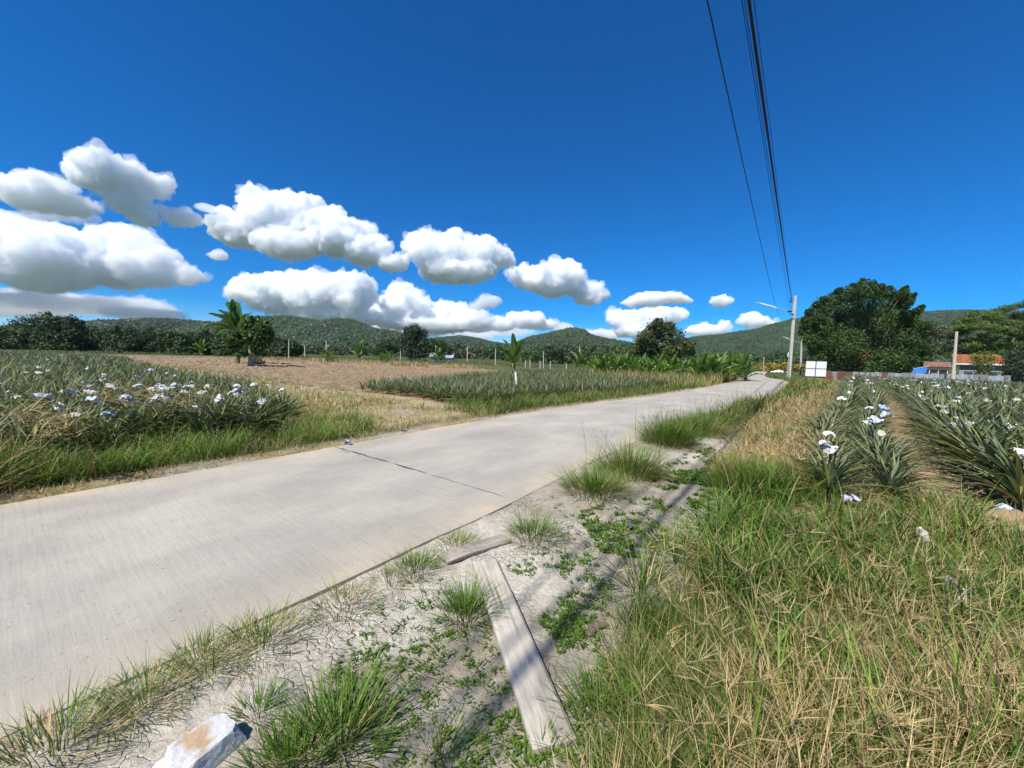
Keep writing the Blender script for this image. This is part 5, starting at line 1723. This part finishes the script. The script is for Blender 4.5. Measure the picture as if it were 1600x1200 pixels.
def weeds(poly, n, size=.035, leaves=7, thr=None):
    P = scatter_px(poly, n, r)
    d_, s_ = road_ds(P[:, 0], P[:, 1])
    ok = d_ > RW + .06
    if thr: ok &= fbm(P[:, 0] * 3.2, P[:, 1] * 3.2, 91) > thr
    P = P[ok]; n = len(P)
    P[:, 2] = h(P[:, 0], P[:, 1]) - .010
    idx_ = np.repeat(np.arange(n), leaves); m_ = len(idx_)
    sz = r.uniform(.6, 1.5, n)
    wd.add(blades(P[idx_] + r.normal(size=(m_, 3)) * np.array([.012, .012, .004]), size * sz[idx_] * r.uniform(.7, 1.3, m_), size * .38 * sz[idx_], r.uniform(.2, 1.25, m_), r.uniform(.8, 1.9, m_), r.uniform(0, 6.28, m_), 3, pick(GREEN, m_), pick(GREEN, m_), taper=2.5))


weeds([(560, 960), (700, 900), (760, 980), (850, 1120), (820, 1200), (600, 1200), (500, 1080)], 520, .02, 7)
weeds([(790, 880), (900, 850), (960, 900), (940, 1020), (860, 1000)], 330, .022, 8, .47)
weeds([(840, 960), (900, 920), (920, 1000), (880, 1020)], 80, .024, 8)
weeds([(900, 800), (1000, 770), (1120, 730), (1130, 800), (1040, 880), (940, 860)], 1100, .028, 9, .40)
weeds([(1000, 745), (1090, 700), (1170, 680), (1150, 740), (1080, 800), (1010, 800)], 1100, .038, 9, .40)
weeds([(830, 780), (900, 770), (1000, 800), (930, 880), (800, 860)], 160, .02, 7)
weeds([(940, 1020), (1000, 1050), (960, 1200), (820, 1200), (880, 1100)], 170, .022, 7)
tag(wd.build('creeping_weeds', M_GRASS), 'small green creeping weeds scattered over the bare sandy verge', 'weeds', kind='stuff')


# grass tufts one can count
def tuft(x, y, n, L, spread, lab, dryf=.3, W=.005, flat=.75, green_pal=GREEN, lift=0.0, squash=1.0):
    p = gpt(x, y)
    p.z -= .035
    n = int(n * 1.9); spread *= 1.1
    nd = int(n * dryf)
    g = Grass()
    for cnt, pal, lo_, ln in ((n - nd, green_pal, 0.0, 1.0), (nd, DRY, .35, .8)):
        if cnt <= 0: continue
        az = r.uniform(0, 6.283, cnt)
        rad = spread * r.random(cnt) ** .6
        P = np.stack([rad * np.cos(az), rad * np.sin(az) * squash, np.zeros(cnt)], -1)
        a0 = np.clip(lo_ + rad / spread * flat + r.uniform(-.25, .35, cnt), 0, 1.45)
        g.add(blades(P, L * ln * r.uniform(.55, 1.15, cnt), W * r.uniform(.7, 1.3, cnt), a0, a0 + r.uniform(.1, .9, cnt), az + r.uniform(-.6, .6, cnt), 6, pick(pal, cnt) * .95, pick(pal, cnt) * 1.25, twist=r.uniform(-.5, .5, cnt)))
    o = g.build('grass_tuft', M_GRASS)
    o.location = p
    tag(o, lab, 'grass tuft')


tuft(728, 958, 210, .26, .10, 'round dark green tuft close against the left side of the pale plank', .08, .0045)
tuft(835, 838, 260, .30, .16, 'spreading tuft behind the far end of the plank', .25, .0045)
tuft(650, 888, 240, .19, .13, 'thick tuft at the road edge left of the half-buried board', .3, .004)
tuft(715, 850, 160, .17, .14, 'low straggly tuft at the road edge above the half-buried board', .45, .004)
tuft(610, 905, 120, .16, .10, 'thin tuft on the road edge left of the thick one', .45, .0035)
tuft(540, 945, 190, .16, .16, 'flattened half-dry tuft on the road edge halfway along the near verge', .5, .004)
tuft(410, 1000, 280, .19, .18, 'matted tuft leaning over the road edge above the small upright tuft', .5, .004)
tuft(325, 1035, 250, .19, .15, 'shaggy half-dry tuft on the road edge up from the white stone', .5, .004)
tuft(225, 1090, 240, .18, .15, 'matted tuft on the road edge to the upper left of the white stone', .55, .004)
tuft(90, 1160, 260, .19, .17, 'tuft at the road edge nearest the bottom left corner', .5, .004)
tuft(405, 1108, 70, .16, .05, 'small upright sparse tuft just above right of the white stone', .2, .004)
tuft(530, 1150, 300, .26, .15, 'big sprawling green tuft right of the white stone', .18, .005)
tuft(455, 1195, 140, .2, .12, 'low dark tuft at the bottom edge beside the white stone', .15, .005)
tuft(690, 1175, 90, .17, .12, 'sparse low tuft at the bottom edge, left of the near end of the plank', .1, .004)
tuft(935, 1110, 200, .24, .10, 'green tuft beside the right corner of the near end of the plank', .15, .004)
tuft(855, 1185, 30, .15, .05, 'few green blades in front of the near end of the plank', .0, .006)
tuft(930, 768, 620, .42, .28, 'bushy tuft at the road edge above the right end of the road joint', .3, .006)
tuft(985, 738, 900, .52, .34, 'tall pale tuft at the road edge behind the bushy one', .4, .006)
tuft(1045, 692, 900, .62, .34, 'tall wispy green tuft hiding part of the road edge', .2, .007)
tuft(1095, 676, 900, .58, .42, 'yellowing tuft right of the tall wispy one', .5, .007)
tuft(1190, 768, 1100, .5, .45, 'dark green mound of grass at the edge of the bare sand', .1, .007)
tuft(1240, 702, 900, .5, .5, 'green mound of grass amid the tan dry grass', .2, .008)

tuft(1005, 915, 60, .45, .12, 'loose tall tuft leaning over the sand at the left edge of the thick grass', .1, .008)
tuft(1062, 872, 90, .4, .15, 'sparse tall tuft between the creeping weeds and the thick grass', .15, .008)

# ------------------------------------------------------------------ boards, stones and litter
M_PLANK = col_mat('weathered_plank', .9, .1, .16, 9.0, .35, (4, .55, 4))
A = gpt(868, 1152, .05); B = gpt(757, 868, .05)
dv = Vector((B.x - A.x, B.y - A.y, 0)); LP = dv.length; ang = math.atan2(dv.y, dv.x) - math.pi / 2
nu, nv_ = 13, 60
us = np.linspace(-.092, .092, nu); vs = np.linspace(0, LP, nv_)
U, Vv = np.meshgrid(us, vs)
rim = sstep(.092, .083, np.abs(U)) * np.minimum(sstep(0, .012, Vv), sstep(LP, LP - .012, Vv))
top = .052 + .010 * (rim - 1) + .004 * (fbm(U * 40, Vv * 2, 5) - .5) + .006 * np.sin(Vv * 2)
groove = np.exp(-((U - .015 - .012 * np.sin(Vv * 2.2) - .008 * (fbm(Vv * 5, Vv * 0, 6) - .5)) / .0035) ** 2) * sstep(1.0, .8, Vv) + np.exp(-((U + .045 - .02 * (Vv / LP)) / .003) ** 2) * sstep(.8, 1.0, Vv) * .8 + np.exp(-((U - .02 + .03 * (Vv / LP)) / .003) ** 2) * sstep(.75, .9, Vv)
top = top - .006 * groove
edge = .003 * (fbm(Vv * 6, U * 0 + 2, 9) - .5) * (np.abs(U) > .08)
Uo = U + edge * np.sign(U)
n = nu * nv_
Vt = np.stack([Uo, Vv, top], -1).reshape(-1, 3)
Vb = np.stack([Uo, Vv, 0 * top + .004], -1).reshape(-1, 3)
i_ = np.arange(n).reshape(nv_, nu)
Qt = np.stack([i_[:-1, :-1], i_[:-1, 1:], i_[1:, 1:], i_[1:, :-1]], -1).reshape(-1, 4)
Qb = Qt[:, ::-1] + n
ring = np.concatenate([i_[0, :], i_[1:, -1], i_[-1, -2::-1], i_[-2:0:-1, 0]])
rn = np.roll(ring, -1)
Qs_ = np.stack([ring, ring + n, rn + n, rn], -1)
wn_ = fbm(U * 9, Vv * 1.3, 15)
cb = np.array([.45, .41, .345]) * (.85 + .3 * wn_[..., None]) * (1 - .7 * np.clip(groove, 0, 1)[..., None])
cb = cb * (1 - .25 * sstep(.55, .7, fbm(U * 20, Vv * 5, 18))[..., None]) + np.array([.03, .02, .0]) * sstep(.5, .65, fbm(U * 6 + 9, Vv * 2, 19))[..., None]
g = Geo(); g.add(np.concatenate([Vt, Vb]), np.concatenate([Qt, Qb, Qs_]), C=np.concatenate([cb.reshape(-1, 3), cb.reshape(-1, 3) * .8]))
pl = g.build('wooden_plank', M_PLANK, None, False)
pl.location = (A.x, A.y, -.022); pl.rotation_euler = (-.004, .0, ang)
tag(pl, 'long pale weathered plank lying on the sandy verge', 'plank')

A = gpt(700, 876, .02); B = gpt(800, 842, .02)
dv = Vector((B.x - A.x, B.y - A.y, 0)); LP2 = dv.length
nu, nv_ = 9, 30
U, Vv = np.meshgrid(np.linspace(0, .17, nu), np.linspace(0, LP2, nv_))
eg = .012 * (fbm(Vv * 9, U * 0, 25) - .5) * (U < .01) + .02 * (fbm(Vv * 5, U * 0, 26) - .5) * (U > .16)
top = .012 + .010 * np.sin(Vv / LP2 * 3.1) + .008 * (fbm(U * 60, Vv * 4, 27) - .5) - .012 * sstep(.06, .17, U)
n = nu * nv_
Vt = np.stack([Vv, U + eg, top], -1).reshape(-1, 3); Vb = np.stack([Vv, U + eg, top - .03], -1).reshape(-1, 3)
i_ = np.arange(n).reshape(nv_, nu)
Qt = np.stack([i_[:-1, :-1], i_[1:, :-1], i_[1:, 1:], i_[:-1, 1:]], -1).reshape(-1, 4)
ring = np.concatenate([i_[0, :], i_[1:, -1], i_[-1, -2::-1], i_[-2:0:-1, 0]]); rn = np.roll(ring, -1)
cb = np.array([.34, .29, .25]) * (.65 + .7 * fbm(U * 50, Vv * 3, 28)[..., None])
g = Geo(); g.add(np.concatenate([Vt, Vb]), np.concatenate([Qt, Qt[:, ::-1] + n, np.stack([ring, rn, rn + n, ring + n], -1)]), C=np.concatenate([cb.reshape(-1, 3), cb.reshape(-1, 3) * .25]))
o = g.build('half_buried_board', M_PLANK)
o.location = (A.x, A.y, -.005); o.rotation_euler = (0, 0, math.atan2(dv.y, dv.x))
tag(o, 'grey warped board half buried across the far end of the plank', 'board')


def stone(name, x, y, size, seed, C, lab, cat='stone', flat=.6, patchc=None, sub=4, lift=0.0, block=False):
    bm = bmesh.new(); bmesh.ops.create_icosphere(bm, subdivisions=sub, radius=1)
    V = np.array([v.co[:] for v in bm.verts]); F = np.array([[v.index for v in f.verts] for f in bm.faces]); bm.free()
    rr = np.random.default_rng(seed)
    if block:
        V = V * 1.7
        for _ in range(3):
            for nrm, dc in (((1, .08, .1), .98), ((-1, .15, .12), 1.0), ((.1, 1, .15), .98), ((.05, -1, .3), .95), ((.06, -.1, 1), .8), ((0, 0, -1), 1), ((.8, .7, .2), 1.12), ((-.5, -.5, .8), 1.12), ((.75, -.6, .5), 1.22)):
                nn_ = np.array(nrm) / np.linalg.norm(nrm)
                V = V - np.maximum(V @ nn_ - dc, 0)[:, None] * nn_
        V = V + .05 * (np.stack([fbm(V[:, 1] * 3 + 5, V[:, 2] * 3, seed), fbm(V[:, 0] * 3, V[:, 2] * 3 + 7, seed), fbm(V[:, 0] * 3, V[:, 1] * 3, seed + 2)], -1) - .5) + .007 * rr.normal(size=V.shape)
    for k in range(0 if block else 13):         # plane cuts give it facets
        nrm = rand_unit(1, rr)[0]; dcut = rr.uniform(.42, .74)
        t_ = V @ nrm - dcut
        V = V - np.maximum(t_, 0)[:, None] * nrm * .95
    V = V * (1 + .05 * (fbm(V[:, 0] * 3 + V[:, 2] * 2, V[:, 1] * 3 + V[:, 2], seed)[:, None] - .5))
    V = V * np.array(size)
    p = gpt(x, y)
    cc = np.ones((len(V), 3)) * np.array(C)
    if patchc is not None:
        q = fbm(V[:, 0] / size[0] * 1.2 + 4, V[:, 1] / size[1] * 1.2, seed + 1) + .35 * (1 - np.hypot(V[:, 0] / size[0] + .1, V[:, 1] / size[1] + .1)) * (V[:, 2] > size[2] * .3)
        f = sstep(.74, .80, q)[:, None]
        cc = cc * (1 - f) + np.array(patchc) * f
    o = mesh(name, V, [F], M_STONE, None, cc, False)
    o.location = (p.x, p.y, p.z + size[2] * flat - .03); o.rotation_euler = (0, .1, rr.uniform(0, 6.28))
    tag(o, lab, cat)
    return o


st = stone('white_stone', 318, 1178, (.105, .075, .07), 5, (.53, .53, .52), block=True, lab= 'big angular white stone with a brown patch in the bottom left', patchc=(.42, .30, .19))
st.rotation_euler = (.08, -.06, RAD(62))
stone('stone_chip', 262, 1192, (.05, .035, .03), 8, (.62, .62, .63), 'small white stone chip beside the big white stone')
stone('stone_chip', 776, 859, (.035, .016, .012), 9, (.55, .48, .36), 'pale yellowish stone chip between the plank and the board', sub=3)
stone('stone_chip', 905, 1066, (.014, .010, .008), 10, (.75, .28, .05), 'tiny orange scrap in the grass right of the plank', 'scrap', sub=2)
for k in range(16):
    x, y = r.uniform(250, 900), r.uniform(880, 1190)
    if gpt(x, y).x * .79 - gpt(x, y).y * .62 < -1.7: continue
    stone('pebble', x, y, (r.uniform(.008, .02), r.uniform(.006, .014), .008), 30 + k, (.5, .45, .38), 'small pale pebble on the dry soil of the near verge', 'pebble', sub=2)['group'] = 'pebbles on the near verge'
# splinter of dark wood
p = gpt(920, 992); g = Geo()
u = np.linspace(0, 1, 8)
g.tube(np.stack([.17 * u, .05 * np.sin(u * 2.5), .02 + .012 * np.sin(u * 3)], -1), .022 * np.sin(np.clip(u * .9 + .08, 0, 1) * 3.14) + .004, 7, C=(.17, .125, .10))
o = g.build('wood_splinter', M_PLANK); o.location = p; o.location.z -= .02; o.rotation_euler = (0, 0, .45); o.scale = (1, 1, .6)
tag(o, 'dark curved splinter of wood beside the creeping weeds right of the plank', 'wood')
# crumpled litter, and one dark blue piece coloured to stand in for shadow
for (x, y, s, c, lab) in ((1508, 938, 1.0, PBLUE, 'crumpled pale blue plastic in the tall grass at lower right'), (1488, 915, .6, LILAC, 'small bluish paper scrap beside the crumpled blue plastic'), (1443, 838, .8, WHITE, 'crumpled white paper in the grass below the pineapple row'),
                        (543, 684, 1.0, (.5, .55, .6), 'grey plastic bag in the grass at the left road edge'), (630, 664, .8, (.6, .55, .68), 'pale lilac litter in the dry grass by the left road edge'), (985, 808, .28, (.15, .2, .33), 'dark blue patch standing in for a bluish shadow on the white sand')):
    p = gpt(x, y, .12); o = paper(700 + x, .26, c); o['label'] = lab; o['category'] = 'litter'; o.name = 'litter_and_shadow_piece'
    o.location = (p.x, p.y, p.z + (.14 if x > 1200 else .06)); o.scale = (s * .75,) * 3; o.rotation_euler = (.3, .4, x)


# heaps of cut stalks in the left field
def straw_heap(x, y, n, L, R_, lab, azm=None):
    p = gpt(x, y, .55)
    g = Grass()
    P = np.stack([r.normal(size=n) * R_, r.normal(size=n) * R_ * .5, np.abs(r.normal(size=n)) * .14 + .05], -1)
    az = r.uniform(0, 6.28, n) if azm is None else azm + r.normal(size=n) * .35 + 3.14 * (r.random(n) < .5)
    a0 = r.uniform(1.0, 1.55, n)
    g.add(blades(P, L * r.uniform(.6, 1.1, n), .016, a0, a0 + r.uniform(.0, .6, n), az, 4, pick(DRY, n) * .9, pick(DRY, n)))
    o = g.build('straw_heap', M_STRAW); o.location = (p.x, p.y, p.z + .5)
    tag(o, lab, 'straw heap')


straw_heap(275, 640, 130, .7, .42, 'long heap of cut dry stalks lying across the left pineapples', .15)
straw_heap(62, 664, 110, .4, .13, 'orange-tan heap of dry stalks near the left edge')
straw_heap(95, 683, 70, .32, .1, 'small clump of dry stalks just below the heap near the left edge')
straw_heap(172, 628, 90, .45, .2, 'low tan heap of dry stalks amid the left pineapples')
# pale stubble left standing along the ploughed field
sb_ = Grass()
for (xa, ya, xb, yb_) in ((420, 562, 470, 564), (482, 564.5, 530, 566.5), (535, 567, 625, 571.5), (645, 572, 668, 573), (690, 573.5, 745, 577), (610, 571, 640, 572)):
    n = 260
    t_ = r.random(n)
    x, y, z = ghit(xa + (xb - xa) * t_, ya + (yb_ - ya) * t_)
    P = np.stack([x, y + r.normal(size=n) * .3, z], -1)
    sb_.add(blades(P, r.uniform(.35, .75, n), .07, 0, r.uniform(.1, .6, n), r.uniform(0, 6.28, n), 2, pick(DRY, n) * 1.1, pick(DRY, n) * 1.15))
tag(sb_.build('pale_stubble', M_STRAW), 'pale dry stubble along the far edge of the ploughed field', 'stubble', kind='stuff')

P = scatter_px(PX_PLOUGH, 13000, r)
n = len(P)
dd = np.hypot(P[:, 0], P[:, 1])
P[:, 2] = h(P[:, 0], P[:, 1]) - .02 + .12 * (fbm(P[:, 0] * 2.6, P[:, 1] * 2.6, 9) - .5)
sz = r.uniform(.02, .065, n) * np.clip(dd / 30, .6, 2.0)
V = blobV[None] * (1 + .45 * (r.random((n, len(blobV), 1)) - .5)) * (sz[:, None] * r.uniform(.6, 1.3, (n, 3)))[:, None, :] * np.array([1.2, 1.0, .75]) + P[:, None, :]
F = blobF[None] + (np.arange(n) * len(blobV))[:, None, None]
cl = np.array([.25, .185, .115]) * r.uniform(.6, 1.5, (n, 1))
lt = r.random(n) < .25
cl[lt] = np.array([.36, .30, .20]) * r.uniform(.8, 1.2, (int(lt.sum()), 1))
g = Geo(); g.add(V.reshape(-1, 3), T=F.reshape(-1, 3), C=np.repeat(cl, len(blobV), 0))
tag(g.build('earth_clods', M_STONE), 'brown clods and chopped stalks strewn over the ploughed field', 'clods', kind='stuff')
